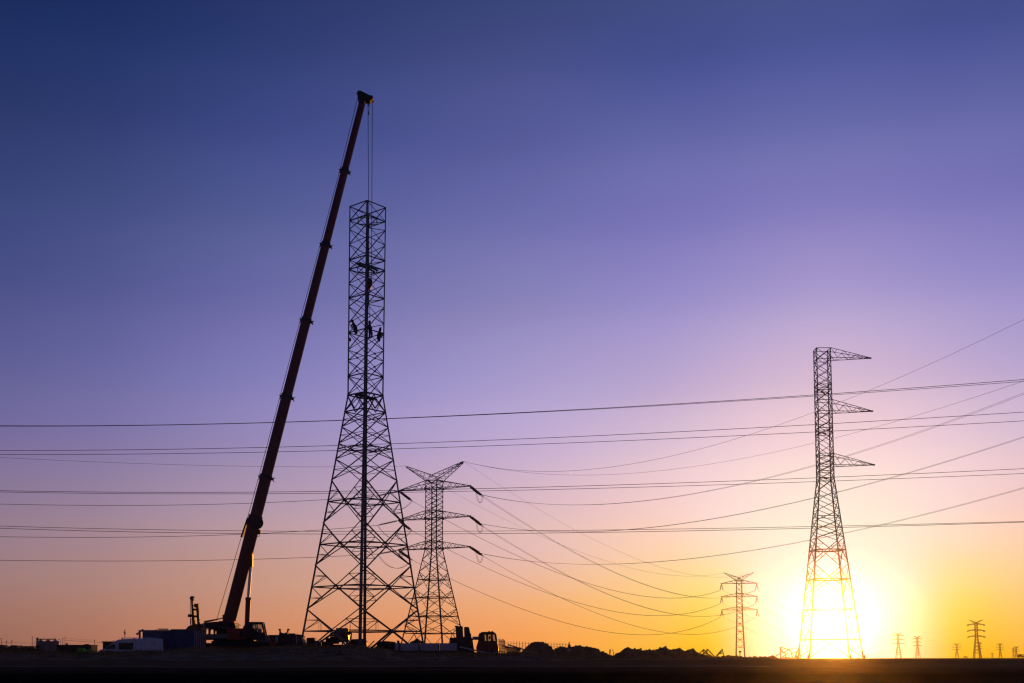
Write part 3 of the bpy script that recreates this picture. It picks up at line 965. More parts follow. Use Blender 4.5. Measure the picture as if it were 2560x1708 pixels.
for py, w in ((1193,30.5),(992,28),(801,25.5),(612,23),(427,20.5)):
    c = boom_section((bx(py+4),py+4),(bx(py-5),py-5),w,w,'boom_collar','crane_dark')
    # hose guides on both edges
    l, r_ = cr.P(bx(py)-w*0.52,py-1), cr.P(bx(py)+w*0.52,py+5)
    yy = (120.0-CYD)*((1556-py)/1300.0)
    for p, s_ in ((l,-1),(r_,1)):
        mb = MB(); p = p+Vector((0,yy,0))
        mb.box(p.x-0.12,p.x+0.10,p.y-0.12,p.y+0.12,p.z-0.14,p.z+0.12)
        mb.rod(p, p+Vector((s_*0.24,0,0.16)), 0.045, 0.03, 6)
        mb.rod(p+Vector((s_*0.05,0,-0.2)), p+Vector((s_*0.16,0,-0.30)), 0.05, 0.03, 6)
        mb.build('hose_guide', 'crane_dark', c)
boom_section((bx(1316),1316),(bx(1290),1290),34,34,'boom_collar','crane_dark')
YH = 120.0-CYD
# head with its sheaves
cr.prism('boom_head', 'crane_dark', [(894,240),(893,234),(897,230),(902,230),(908,233),(918,238),(926,242),(932,243),(934,247),(931,252),(925,256),(913,256),(911,262),(897,260)], YH-0.35, YH+0.35, bevel=0.03)
for (px,py,r_) in ((928,248,0.24),(918,249,0.22),(899,236,0.22)):
    p = cr.P(px,py,YH); MB().lathe([(r_*0.3,-0.42),(r_,-0.40),(r_*0.86,-0.3),(r_*0.86,0.3),(r_,0.40),(r_*0.3,0.42)], p, 18, 'Y').build('sheave', 'crane_dark', cr.root)
cr.rod('anemometer_mast', 'crane_dark', (893,236), (890,233), 0.03, YH, YH, n=6)
# hoist ropes, weight and hook block inside the tower
for (a,b,r_) in (((920,252),(922.5,702),0.032),((931,247),(928.5,700),0.032),((926,250),(921,284),0.025)):
    cr.rod('hoist_rope', 'rope', a, b, r_, YH, YH, n=5)
cr.rod('limit_switch_weight', 'crane_dark', (920.4,257), (920.5,266), 0.07, YH, YH)
cr.rod('limit_switch_weight', 'crane_dark', (921,281), (921,287), 0.07, YH, YH)
hb = cr.prism('hook_block', 'crane_dark', [(918,704),(920,698),(925,696),(930,699),(931.5,707),(929.5,717),(925,723),(920,721),(918,714)], YH-0.2, YH+0.2, bevel=0.04)
hk = cr.P(922.5,722,YH)
pts = [hk+Vector((0.16*math.sin(t), 0, -0.28-0.16*math.cos(t)*-1)) for t in [math.pi*0.0+0.3*i for i in range(16)]]
MB().tube([hk]+pts[:14], 0.055, 6).build('hook', 'crane_dark', hb)
for dx in (-1.5, 2.5): cr.rod('lifting_sling', 'rope', (922,728), (921+dx,795), 0.03, YH, YH, n=5, parent=hb)
# rope from the winch up along the back of the boom
rp = [cr.P(541,1552), cr.P(604,1341), cr.P(607,1338)]
for py in (1193,992,801,612,427):
    w = {1193:31.5,992:29,801:26.5,612:24,427:21.5}[py]
    rp.append(cr.P(bx(py)-w*0.62, py)+Vector((0,YH*(1556-py)/1300,0)))
rp.append(cr.P(895,242,YH))
MB().tube(rp, 0.028, 5).build('boom_rope', 'rope', cr.root)
# bracket and hose reel near the top of the base section
cr.prism('rope_bracket', 'crane_dark', [(618,1296),(622,1294),(607,1343),(602,1343),(604,1338)], -0.25, 0.25)
rl = cr.P(645,1309)
d_ = MB().lathe([(0.15,-0.75),(0.62,-0.72),(0.62,-0.66),(0.42,-0.6),(0.42,-0.45),(0.62,-0.40),(0.62,-0.34),(0.2,-0.3)], rl, 28, 'Y').build('hose_reel', 'crane_dark', cr.root)
MB().tube([rl+Vector((0.64*math.cos(t),-0.78,0.64*math.sin(t))) for t in [2*math.pi*i/24 for i in range(25)]], 0.04, 5).build('reel_guard', 'crane_dark', d_)
cr.prism('lug', 'crane_dark', [(646,1325),(653,1326),(652,1333),(644,1336),(642,1330)], -0.3, 0.3)
pp = cr.P(646,1338); MB().tube([pp+Vector((0.14*math.cos(t),0,0.14*math.sin(t))) for t in [2*math.pi*i/14 for i in range(15)]], 0.025, 5).build('shackle', 'crane_dark', cr.root)
# luffing cylinder
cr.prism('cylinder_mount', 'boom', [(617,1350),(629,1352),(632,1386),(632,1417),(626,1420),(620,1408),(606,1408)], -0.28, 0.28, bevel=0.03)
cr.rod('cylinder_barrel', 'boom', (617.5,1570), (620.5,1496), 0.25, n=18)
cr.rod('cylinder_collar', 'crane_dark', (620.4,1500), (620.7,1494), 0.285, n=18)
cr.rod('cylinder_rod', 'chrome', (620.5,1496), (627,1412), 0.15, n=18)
for (px,py) in ((569.5,1503),(601,1383)):
    cr.beam('boom_rest_lug', 'crane_dark', (px,py), (px+4,py-1), 0.1, 0.3)
cr.rect('boom_foot_lug', 'crane_dark', 558, 1537, 562, 1549, -0.3, 0.3)
# superstructure
cr.prism('winch_frame', 'crane_dark', [(492,1574),(499,1563),(520,1557),(545,1555),(580,1556),(592,1562),(596,1576),(560,1578),(548,1578),(520,1571)], -0.9, 0.9, bevel=0.03)
for px in (557,572): 
    p = cr.P(px,1562); MB().lathe([(0.1,-1.15),(0.34,-1.13),(0.34,-1.05),(0.24,-1.0),(0.24,-0.95)], p, 20, 'Y').build('winch_drum', 'crane_dark', cr.root)
cr.rect('side_rail', 'crane_grey', 552, 1569, 581, 1571, -1.1, -0.95)
for x0, x1 in ((524,530),(537,542),(544,551)):
    cr.rect('frame_post', 'crane_dark', x0, 1570, x1, 1588, -0.55, -0.3)
cr.rect('frame_post', 'crane_dark', 553, 1572, 576, 1588, -0.8, 0.8)
cr.rect('counterweight', 'crane_grey', 503, 1586, 575, 1597, -1.35, 1.35, bevel=0.05)
cr.rect('counterweight_tray', 'crane_dark', 501, 1597, 560, 1600, -1.2, 1.2)
hs = cr.rect('machinery_house', 'body_red', 574, 1572, 650, 1600, -1.3, 1.3, bevel=0.05)
cr.rect('grille', 'crane_dark', 606, 1579, 616, 1593, -1.34, -1.28, hs)
cr.rect('nameplate', 'offwhite', 603, 1580, 606.5, 1583, -1.33, -1.28, hs)
cr.prism('hand_rail', 'crane_dark', [(589,1559),(600,1559),(607,1565),(606,1566),(599.5,1560),(589,1560)], -0.9, -0.85)
cr.prism('ladder_arm', 'crane_dark', [(512,1553),(541,1548),(558,1545),(558,1547),(545,1550),(530,1554),(512,1557)], -0.4, -0.1)
cr.prism('boom_foot', 'body_red', [(555,1575),(557,1553),(589,1553),(594,1575)], -0.7, 0.7, bevel=0.03)
cr.prism('cylinder_foot', 'body_red', [(606,1580),(612,1564),(624,1564),(634,1580)], -0.5, 0.5, bevel=0.03)
# operator cab: pillars, roof and panes so the sky shows through
cb = cr.prism('cab', 'crane_dark', [(625,1600),(622,1566),(626,1558),(638,1558),(643,1572),(654,1582),(670,1582),(672,1600)], -2.1, -1.25, bevel=0.03)
cr.prism('cab_roof', 'crane_dark', [(625,1561),(626,1556.5),(667,1556.5),(669,1560),(668,1562),(640,1563)], -2.14, -1.2, cb, bevel=0.02)
for y0, y1 in ((-2.12,-2.05),(-1.30,-1.23)):
    cr.prism('cab_pillar', 'crane_dark', [(664,1561),(668.5,1560),(674,1586),(675,1592),(670,1592),(670,1584)], y0, y1, cb)
    cr.prism('cab_pillar', 'crane_dark', [(647.5,1562),(649.5,1562),(655,1583),(652,1583)], y0, y1, cb)
    cr.prism('window_pane', 'glass', [(639,1563),(665,1562),(670.5,1582),(654,1582),(644,1572)], y0+0.03, y0+0.04, cb)
cr.prism('cab_seat', 'crane_grey', [(655,1589),(655,1576),(657,1573),(662,1573),(663,1589)], -1.9, -1.45, cb)
# carrier
ca = cr.rect('carrier_frame', 'crane_dark', 536, 1603, 740, 1630, -1.25, 1.25, bevel=0.04)
cr.rect('rear_frame', 'crane_dark', 505, 1608, 536, 1630, -1.1, 1.1)
cr.rect('swing_frame', 'crane_dark', 538, 1596.5, 596, 1604, -0.8, 0.8)
cr.rect('turntable', 'crane_dark', 590, 1600, 640, 1607, -1.0, 1.0)
cr.rect('tool_box', 'crane_grey', 648, 1589, 682, 1607, -1.45, -0.9, bevel=0.03)
cr.rect('engine_deck', 'crane_dark', 676, 1588, 738, 1610, -1.2, 1.2, bevel=0.04)
cr.rect('deck_box', 'crane_dark', 724, 1584, 741, 1589, -0.8, 0.5, bevel=0.03)
for a, b, m in ((683,1592,'redwhite'),(696,1592,'offwhite')):
    cr.rect('outrigger_box', m, a, b, a+5, 1612, -1.42, -1.22)
cr.rect('outrigger_beam', 'body_red', 683, 1606, 701, 1612, -1.9, -1.42)
for a, b, c_, d_ in (((698,1574),(702,1574),(705,1590),(700,1590)),((722.5,1574),(719,1574),(714,1590),(719,1590))):
    cr.prism('boom_rest_prong', 'crane_dark', [a,b,c_,d_], -0.12, 0.12)
cr.prism('boom_rest', 'crane_dark', [(698,1590),(700,1582),(706,1582),(710,1585),(714,1582),(720,1582),(721,1590)], -0.35, 0.35)
for px in (699.5,721): 
    p = cr.P(px,1573.5); MB().box(p.x-0.1,p.x+0.1,-0.15,0.15,p.z-0.1,p.z+0.05).build('boom_rest_pad', 'rubber', cr.root)
dc = cr.prism('driver_cab', 'crane_dark', [(738,1632),(738,1590),(742,1586),(755,1587),(759,1594),(763,1608),(763,1632)], -1.2, 1.2, bevel=0.04)
cr.prism('window_pane', 'glass', [(747,1606),(748,1592.5),(754,1592.5),(757,1606)], -1.235, -1.215, dc)
cr.rect('door_frame', 'offwhite', 745.5, 1591, 748, 1611, -1.24, -1.205, dc)
for px in (522,548,600,640,705,745):
    for y in (-1.38, 0.95): cr.wheel(px, 0.66, y, 0.43)
st = cr.rect('outrigger_mat', 'crane_dark', 588, 1616, 655, 1628, -1.75, -1.55)
for i in range(9):
    x = 590+i*7
    cr.prism('warning_stripe', 'redwhite', [(x,1628),(x+3.2,1628),(x+8,1616.5),(x+4.8,1616.5)], -1.765, -1.752, st)

# --- blue steel cabin box with ribs, door standing open at its left end
bc = Site('shipping_container', 'long blue ribbed steel container behind the white van', 'container', 430, 113.0)
body = bc.rect('body', 'blue', 369, 1578, 492, 1647, -1.2, 1.2)
for i in range(30):
    x = 370+i*4.1
    bc.rect('side_rib', 'blue', x, 1580.5, x+2.2, 1645, -1.235, -1.2, body)
bc.rect('roof_rail', 'blue', 357, 1576, 493, 1580, -1.25, 1.25)
bc.rect('bottom_rail', 'blue', 357, 1645, 493, 1648.5, -1.25, 1.25)
for x0, x1 in ((357,360.5),(489.5,493)): bc.rect('corner_post', 'blue', x0, 1577, x1, 1648, -1.26, -1.05)
bc.rect('corner_post', 'blue', 357, 1577, 360.5, 1648, 1.05, 1.26)
bc.rect('end_door', 'blue', 366, 1580, 369, 1645, -1.2, 1.2)
for i in range(7):
    x = 494+i*2.5
    bc.rect('end_slat', 'offwhite', x, 1574, x+1.2, 1640, -1.15+i*0.3, -1.05+i*0.3)  # off-white puts the sunlit look of the corrugated end into the colour
bc.rect('end_frame', 'blue', 493.3, 1572.5, 512, 1574.5, -1.2, 1.0)
bc.rect('roof_plank', 'wood', 398, 1572, 420, 1574.5, -0.5, 0.2)
bc.rect('roof_sheet', 'crane_dark', 432, 1573.6, 472, 1575.7, -0.7, 0.6)
bc.rod('work_lamp', 'crane_dark', (353,1584), (350.5,1587), 0.08, -1.0, -1.0, 0.14, 10)
bc.beam('lamp_arm', 'crane_dark', (357,1579), (352,1585), 0.06, 0.06, -1.0)
bc.rod('roof_pin', 'crane_dark', (390,1576), (390,1573.5), 0.05, n=6); bc.rod('roof_pin', 'crane_dark', (356.5,1576), (356.5,1573), 0.09, n=8)
bc.rect('warning_plate', 'orange', 419, 1610, 426, 1617, -1.26, -1.236)

# --- white van, rear door open
vn = Site('parked_van', 'white panel van with roof rails and its rear door swung open', 'van', 330, 110.0)
out = [(253,1640),(255,1629),(262,1624.5),(267,1622.5),(297,1602.5),(304,1599.5),(318,1598),(340,1597.3),(391,1597),(393,1600),(393.5,1640)]
vb = vn.prism('body', 'white', out, -0.9, 0.9, bevel=0.06)
vn.prism('side_window', 'darkglass', [(271,1622.5),(281,1614.5),(290,1611),(296.5,1610.5),(296,1623.5)], -0.915, -0.895, vb)
vn.prism('side_window', 'darkglass', [(305,1607.5),(341,1607),(340.5,1625),(304,1624.5)], -0.915, -0.895, vb)
vn.prism('windscreen', 'darkglass', [(268,1621.5),(297,1602),(298.5,1602.6),(270,1622.2)], -0.75, 0.75, vb)
vn.prism('rear_door', 'white', [(394,1597.5),(414.5,1597.8),(416,1630),(414,1640),(394.5,1640)], -0.98, -0.93, label='open white rear door')
vn.rect('roof_rail', 'white', 309, 1594.6, 392, 1595.8, -0.75, -0.68); vn.rect('roof_rail', 'white', 309, 1594.6, 392, 1595.8, 0.68, 0.75)
for x in (311,340,366,388):
    vn.rect('rail_foot', 'crane_dark', x, 1595.6, x+3, 1598, -0.76, -0.67)
vn.rect('door_gap', 'rubber', 300.2, 1603, 300.9, 1638, -0.905, -0.893, vb); vn.rect('door_gap', 'rubber', 347, 1600, 347.7, 1638, -0.905, -0.893, vb)
vn.rect('sill_trim', 'rubber', 256, 1636, 393, 1641, -0.93, 0.93, vb)
vn.prism('mirror', 'rubber', [(268,1616),(272,1615),(273,1621),(269,1621.5)], -1.12, -0.93, vb)
for px in (277,372):
    vn.wheel(px, 0.34, -0.95, 0.22); vn.wheel(px, 0.34, 0.73, 0.22)
vn.rect('tail_lamp', 'orange', 392.6, 1604, 394.4, 1614, -0.9, -0.78, vb)

# --- loader crane truck hidden behind the container: only its folded yellow arms stand up
lt = Site('loader_crane', 'folded yellow loader crane standing upright behind the blue container', 'crane', 485, 117.0)
lt.prism('base_column', 'yellow', [(462,1648),(466,1576),(475,1566),(490,1561),(507,1560),(512,1575),(512,1648)], -0.7, 0.7, bevel=0.08)
lt.prism('main_arm', 'yellow', [(481,1566),(479,1520),(478,1496),(482.5,1496),(484.5,1520),(488.5,1566)], -0.13, 0.13)
lt.prism('arm_head', 'crane_dark', [(475,1497),(476,1493),(480,1490),(485,1491.5),(486.5,1493),(484,1495),(485,1501),(481,1503),(478,1500)], -0.15, 0.15)
lt.prism('folding_arm', 'yellow', [(494,1562),(491,1522),(492,1514),(496.5,1516),(498.5,1530),(499.5,1562)], -0.13, 0.13)
lt.prism('arm_joint', 'crane_dark', [(485,1515),(488,1509),(491,1511),(497,1508.5),(496,1518),(492,1520),(488,1519)], -0.2, 0.2)
for y in (1524,1541): lt.beam('link_bar', 'crane_dark', (483,y), (495,y+0.5), 0.16, 0.2)
lt.rod('arm_hook', 'crane_dark', (474.5,1543), (474.8,1536), 0.20, n=10); lt.rod('hook_rope', 'rope', (476,1494), (476,1560), 0.03, n=5)
lt.rod('hook_chain', 'rope', (477,1547), (477,1570), 0.05, n=6)

# --- dropside truck with folded loader crane and rounded cab, facing right
tk = Site('dropside_truck', 'flatbed truck with pale side boards, folded loader crane and rounded dark cab', 'truck', 1110, 112.0)
tk.rect('chassis', 'crane_dark', 990, 1631, 1245, 1640, -0.5, 0.5)
tk.rect('load_bed', 'crane_dark', 990, 1627, 1146, 1632, -1.15, 1.15)
for x0, x1 in ((991,1001),(1004,1049.5),(1053,1097),(1101,1144)):
    tk.rect('side_board', 'offwhite', x0, 1608.5, x1, 1627, -1.2, -1.14)
    tk.rect('side_board', 'offwhite', x0, 1610.5, x1, 1628, 1.14, 1.2)
for x in (1002.5,1051,1099,1146):
    tk.rect('stake_post', 'crane_dark', x-1.6, 1607, x+1.6, 1629, -1.24, -1.12)
tk.rect('tail_board', 'offwhite', 990, 1609, 991, 1627, -1.12, 1.12)
tk.prism('loader_column', 'crane_dark', [(1140,1632),(1141,1600),(1144,1590),(1182,1596),(1186,1632)], -0.5, 0.5, bevel=0.05)
tk.prism('loader_arm', 'crane_dark', [(1141,1606),(1140,1580),(1139.5,1569),(1143,1565),(1152,1566.5),(1157,1565.5),(1158,1590),(1160,1606)], -0.4, 0.1, bevel=0.04)
tk.prism('loader_arm', 'crane_dark', [(1161,1606),(1160,1568),(1168,1567),(1173,1569),(1176,1584),(1179,1606)], -0.1, 0.45, bevel=0.04)
tk.prism('hydraulic_ram', 'crane_dark', [(1175,1608),(1174,1584),(1178,1584),(1181,1608)], -0.6, -0.4)
tk.rod('arm_pin', 'crane_dark', (1141,1569), (1141,1564.5), 0.14, n=10)
tk.rect('tool_locker', 'crane_dark', 1124, 1594, 1142, 1609, 0.2, 0.9, bevel=0.03)
tk.rect('fuel_tank', 'crane_grey', 1182, 1592, 1196, 1600, -0.9, 0.2, bevel=0.03)
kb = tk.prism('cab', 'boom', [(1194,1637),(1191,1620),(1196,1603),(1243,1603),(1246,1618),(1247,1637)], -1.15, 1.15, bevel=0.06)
tk.prism('cab_roof', 'crane_dark', [(1196,1590),(1199,1584),(1206,1580.5),(1232,1580),(1239,1583),(1242,1590),(1240,1589.5),(1236,1586.5),(1203,1587),(1199,1591)], -1.1, 1.1, kb, bevel=0.03)
for y0, y1 in ((-1.12,-1.02),(1.02,1.12)):
    for poly in ([(1196,1604),(1197,1589),(1211,1587),(1212,1604)], [(1216,1604),(1216,1586),(1219.5,1586),(1220,1604)],
                 [(1227.5,1604),(1227,1586),(1231.5,1586),(1233,1604)], [(1239,1604),(1236.5,1586),(1241,1588),(1243.5,1604)]):
        tk.prism('cab_pillar', 'crane_dark', poly, y0, y1, kb)
    tk.prism('window_pane', 'glass', [(1211,1603),(1211,1587),(1237,1587),(1240,1603)], y0+0.04, y0+0.05, kb)
tk.prism('head_rest', 'rubber', [(1221.5,1598),(1222,1590.5),(1226,1590.5),(1226.5,1598)], -0.6, -0.2, kb)
for px in (1223,1231): tk.rod('roof_lamp', 'crane_dark', (px,1581), (px,1578), 0.08, -0.4, -0.4, n=8)
for px in (1016,1046,1222):
    tk.wheel(px, 0.5, -1.15, 0.32); tk.wheel(px, 0.5, 0.83, 0.32)
# ------------------------------------------------------------------ people working on the tower
def person(label, J, Y, dy=None):
    """one continuous skinned body posed by pixel joints; dy gives each joint its own depth offset"""
    dy = dy or {}
    base = at(*J['pelvis'], Y)
    root = thing('person', label, 'person', base, 0, 'workers up on the unfinished tower')
    P = {k: at(*v, Y+dy.get(k, 0))-base for k, v in J.items()}
    chain = [('pelvis','waist',.13,.125),('waist','chest',.125,.155),('chest','neck',.155,.06),('neck','head',.06,.10),('head','crown',.105,.07),
             ('chest','shoulder_a',.15,.075),('shoulder_a','elbow_a',.065,.05),('elbow_a','hand_a',.05,.04),
             ('chest','shoulder_b',.15,.075),('shoulder_b','elbow_b',.065,.05),('elbow_b','hand_b',.05,.04),
             ('pelvis','hip_a',.13,.10),('hip_a','knee_a',.095,.07),('knee_a','foot_a',.065,.05),('foot_a','toe_a',.05,.04),
             ('pelvis','hip_b',.13,.10),('hip_b','knee_b',.095,.07),('knee_b','foot_b',.065,.05),('foot_b','toe_b',.05,.04)]
    def fill(k, v):
        if k not in P: P[k] = v
    fill('waist', P['pelvis'].lerp(P['chest'], 0.4)); fill('neck', P['chest'].lerp(P['head'], 0.6))
    fill('crown', P['head']+(P['head']-P['neck']).normalized()*0.10)
    for s_, sg in (('a',-1),('b',1)):
        fill('shoulder_'+s_, P['chest']+Vector((0.05*sg, 0.17*sg, 0.06)))
        fill('hip_'+s_, P['pelvis']+Vector((0.03*sg, 0.10*sg, -0.04)))
        fill('toe_'+s_, P['foot_'+s_]+Vector((-0.14, -0.06, -0.03)))
    names = list(P); idx = {n: i for i, n in enumerate(names)}
    rad = {}
    for a, b, ra, rb in chain: rad.setdefault(a, ra); rad.setdefault(b, rb)
    me = bpy.data.meshes.new('body')
    me.from_pydata([P[n] for n in names], [(idx[a], idx[b]) for a, b, _, _ in chain], [])
    o = bpy.data.objects.new('body', me); COL.objects.link(o); o.parent = root
    me.materials.append(M['cloth'])
    sk = o.modifiers.new('skin', 'SKIN')
    for n in names:
        me.skin_vertices[0].data[idx[n]].radius = (rad.get(n, .06)*1.6,)*2
        me.skin_vertices[0].data[idx[n]].use_root = (n == 'pelvis')
    sk.use_smooth_shade = True
    ss = o.modifiers.new('smooth', 'SUBSURF'); ss.levels = 1; ss.render_levels = 1
    c = P['crown']; d = (P['head']-P['neck']).normalized()
    MB().lathe([(0.165,-0.04),(0.13,-0.03),(0.135,0.03),(0.11,0.09),(0.06,0.125),(0.01,0.135)], c, 14).build('helmet', 'helmet', root, smooth=True)
    MB().lathe([(0.165,-0.05),(0.17,0.0),(0.165,0.05)], P['pelvis']+Vector((0,0,0.05)), 12).build('harness_belt', 'rubber', root)
    return root
person('crouching worker on the left face of the tower, helmet beside the left leg',
       dict(head=(881.5,804.5), chest=(884.5,812), pelvis=(889,820.5), elbow_a=(879,813.5), hand_a=(876.5,819), elbow_b=(882,818), hand_b=(878,822),
            knee_a=(884.5,825.5), foot_a=(889.5,833.5), knee_b=(891.5,827), foot_b=(892.5,834.5)), 119.0)
person('worker seated just right of the central leg of the tower, legs dangling',
       dict(head=(924,807), chest=(924,815), pelvis=(925.5,829), elbow_a=(930,820), hand_a=(927,826), elbow_b=(921,821), hand_b=(924,826),
            knee_a=(930.5,832), foot_a=(928,845), knee_b=(924,834), foot_b=(923.5,846)), 118.7)
person('worker leaning out to grip the right leg of the tower',
       dict(head=(950.5,824), chest=(949,831), pelvis=(946.5,840), elbow_a=(953,833.5), hand_a=(957.5,836), elbow_b=(952,838), hand_b=(956,845),
            knee_a=(944.5,845), foot_a=(946.5,853), knee_b=(949.5,845.5), foot_b=(948.5,853.5)), 119.2)
tb = Site('tool_bag', 'dark tool bag hung low on the left leg of the tower near the workers', 'bag', 874, 119.9, base=at(874,853,119.9).z)
tb.prism('bag', 'cloth', [(870.5,846),(872,844.5),(876,844.5),(878,847),(877.5,853),(871,853.5)], -0.12, 0.12, bevel=0.04)
tb.rect('red_tag', 'orange', 875, 848, 877.4, 850.5, -0.135, -0.122)
tb.rod('bag_cord', 'rope', (873,845), (872,837), 0.012, n=4)

# ------------------------------------------------------------------ smaller things on the site
def car(label, poly, win, Y, group=None, m='crane_dark', wheels=()):
    xs = [p[0] for p in poly]
    s = Site('parked_car', label, 'car', sum(xs)/len(xs), Y, group)
    b = s.prism('body', m, poly, -0.85, 0.85, bevel=0.07)
    for w in win: s.prism('side_window', 'darkglass', w, -0.875, -0.845, b)
    for px in wheels: s.wheel(px, 0.33, -0.88, 0.2); s.wheel(px, 0.33, 0.68, 0.2)
    return s
car('low dark pickup parked under the left side of the unfinished tower', [(764,1640),(764,1612),(768,1603),(770,1595),(789,1594.5),(791,1603),(806,1604),(808,1640)],
    [[(772,1597.5),(787,1597.5),(788,1603),(771,1603)]], 128.0, wheels=(774,800))
car('dark car whose roof shows just left of the central tower leg', [(874,1640),(874,1604),(882,1598.5),(908,1597.5),(914,1601),(918,1605),(920,1640)],
    [[(883,1600),(906,1599.5),(912,1603.5),(880,1604)]], 130.0, wheels=(882,912))
car('dark domed van roof showing above the pale truck boards', [(1026,1640),(1026,1606),(1032,1603),(1038,1601),(1041,1597),(1046,1597),(1049,1601),(1058,1604),(1060,1640)],
    [[(1032,1604),(1054,1604.5),(1055,1607),(1031,1607)]], 126.0, wheels=(1034,1052))
cv = Site('covered_trailer', 'dark rounded tarpaulin-covered trailer left of the pale truck boards', 'trailer', 968, 112.5)
cv.prism('tarpaulin', 'cloth', [(943,1632),(945,1609),(950,1604.5),(965,1603),(985,1604.5),(990,1608),(992,1632)], -1.0, 1.0, bevel=0.12)
cv.rect('frame', 'crane_dark', 943, 1632, 992, 1637, -0.9, 0.9)
for px in (956,980): cv.wheel(px, 0.4, -1.0, 0.25); cv.wheel(px, 0.4, 0.75, 0.25)
cv.rod('fuel_can', 'crane_dark', (995.5,1632), (995.5,1601.5), 0.12, n=10)

dr = Site('drilling_rig', 'boxy dark red drilling machine with stacked rollers, under the unfinished tower', 'machine', 855, 126.0)
hb_ = dr.rect('engine_house', 'boom', 842, 1573, 872, 1606, -0.45, 0.45, bevel=0.06)
dr.rect('roof_panel', 'crane_grey', 841.5, 1570.5, 871, 1575.5, -0.49, 0.49, hb_, bevel=0.03)
for py in (1584,1589,1594):
    p = dr.P(833,py); MB().rod(p+Vector((-0.28,-0.3,0)), p+Vector((0.42,-0.3,0)), 0.10, n=12).build('guide_roller', 'crane_dark', dr.root)
dr.rect('roller_bracket', 'crane_dark', 837, 1580, 843, 1600, -0.5, 0.1)
for i in range(5):
    pts = [dr.P(871,1580+i*2,-0.4+i*0.1), dr.P(876+i*0.5,1579+i,-0.4+i*0.1), dr.P(880-i*0.4,1584+i*2,-0.4+i*0.1), dr.P(877,1597+i,-0.4+i*0.1)]
    MB().tube(pts, 0.07, 6).build('hydraulic_hose', 'rubber', dr.root)
dr.rect('operator_platform', 'crane_dark', 824, 1596, 846, 1610, -0.9, 0.5)
dr.rect('crawler_frame', 'crane_dark', 826, 1612, 878, 1622, -1.1, 1.1)
for y0 in (-1.25, 0.85):
    dr.prism('crawler_track', 'rubber', [(826,1649),(822,1642),(823,1632),(829,1627),(875,1627),(881,1632),(882,1642),(878,1649)], y0, y0+0.4)
for x in (858,868): dr.rect('support_leg', 'crane_dark', x, 1606, x+3, 1630, -1.0, -0.8)
lb = Site('generator_set', 'small low generator between the dark pickup and the red drilling machine', 'generator', 818, 125.0)
lb.rect('housing', 'crane_dark', 806, 1604, 832, 1640, -0.6, 0.6, bevel=0.04)
lb.rect('control_box', 'crane_dark', 815, 1592, 820.5, 1605, -0.25, 0.25, bevel=0.03)
lb.rod('exhaust', 'crane_dark', (803,1606), (803,1600), 0.1, n=8)

def loose_beam(label, a, b, Y, w=0.12, m='steel', name='steel_beam', Y2=None):
    A, B = at(*a, Y), at(*b, Y2 or Y)
    o = MB().beam(A-A, B-A, w, w).build(name, m, None, loc=A)
    return tag(o, label, 'beam', 'loose steel members lying about the site')
loose_beam('grey steel member leaning from the drilling machine down to the ground', (834,1583), (877,1614), 117.0, 0.10)
loose_beam('short pale member leaning against the foot of the central tower leg', (917,1621), (936,1602), 112.0, 0.09)
loose_beam('long pale member sloping down in front of the truck cab', (1149,1617), (1226,1635), 104.5, 0.13, 'offwhite')
loose_beam('short pale member joining the long one at the foot of the bank', (1222,1636), (1252,1627), 104.0, 0.09, 'offwhite')
loose_beam('thin rod leaning in front of the truck cab', (1222,1621), (1227,1635), 103.5, 0.05, 'offwhite')
loose_beam('pale member lying against the tallest soil heap', (1308,1627), (1343,1634), 102.0, 0.12, 'offwhite')
loose_beam('dark member sloping down left of the tallest soil heap', (1270,1612), (1312,1625), 109.0, 0.12)
loose_beam('lower dark member running level from the glowing wrapped stack', (1255,1615), (1300,1623), 110.0, 0.12)
for i, (a, b, t) in enumerate((((1262,1620),(1304,1621),'topmost'),((1264,1625),(1302,1625.5),'middle'),((1266,1630),(1298,1630),'lowest'))):
    loose_beam('%s of three level members stacked right of the glowing wrapped stack' % t, a, b, 111.0+i*0.4, 0.16)

ps = Site('wrapped_stack', 'tall narrow stack of translucent wrapped boards glowing yellow right of the truck cab', 'stack', 1254, 114.0)
for i in range(6):
    x = 1246.5+i*2.7
    ps.rect('upright_board', 'wrap', x, 1597+(i%3)*1.4, x+2.0, 1648, -0.4+0.12*i, -0.3+0.12*i)
for py in (1604,1612,1620,1628): ps.rect('cross_board', 'wood', 1246, py, 1263, py+1.5, -0.5, -0.44)

fe = Site('wire_fence', 'row of thin fence posts with wires behind the tallest soil heap', 'fence', 1340, 150.0)
fx = [1263+7.2*i for i in range(23)]
for i, px in enumerate(fx):
    top = 1603.5+0.028*(px-1263)+random.uniform(-0.8,0.8)
    fe.rod('post', 'steel_old', (px,1652), (px+random.uniform(-0.5,0.5),top), 0.03, n=6)
for py in (1608,1614,1622): fe.beam('fence_wire', 'wire', (fx[0],py), (fx[-1],py+4), 0.025, 0.025)

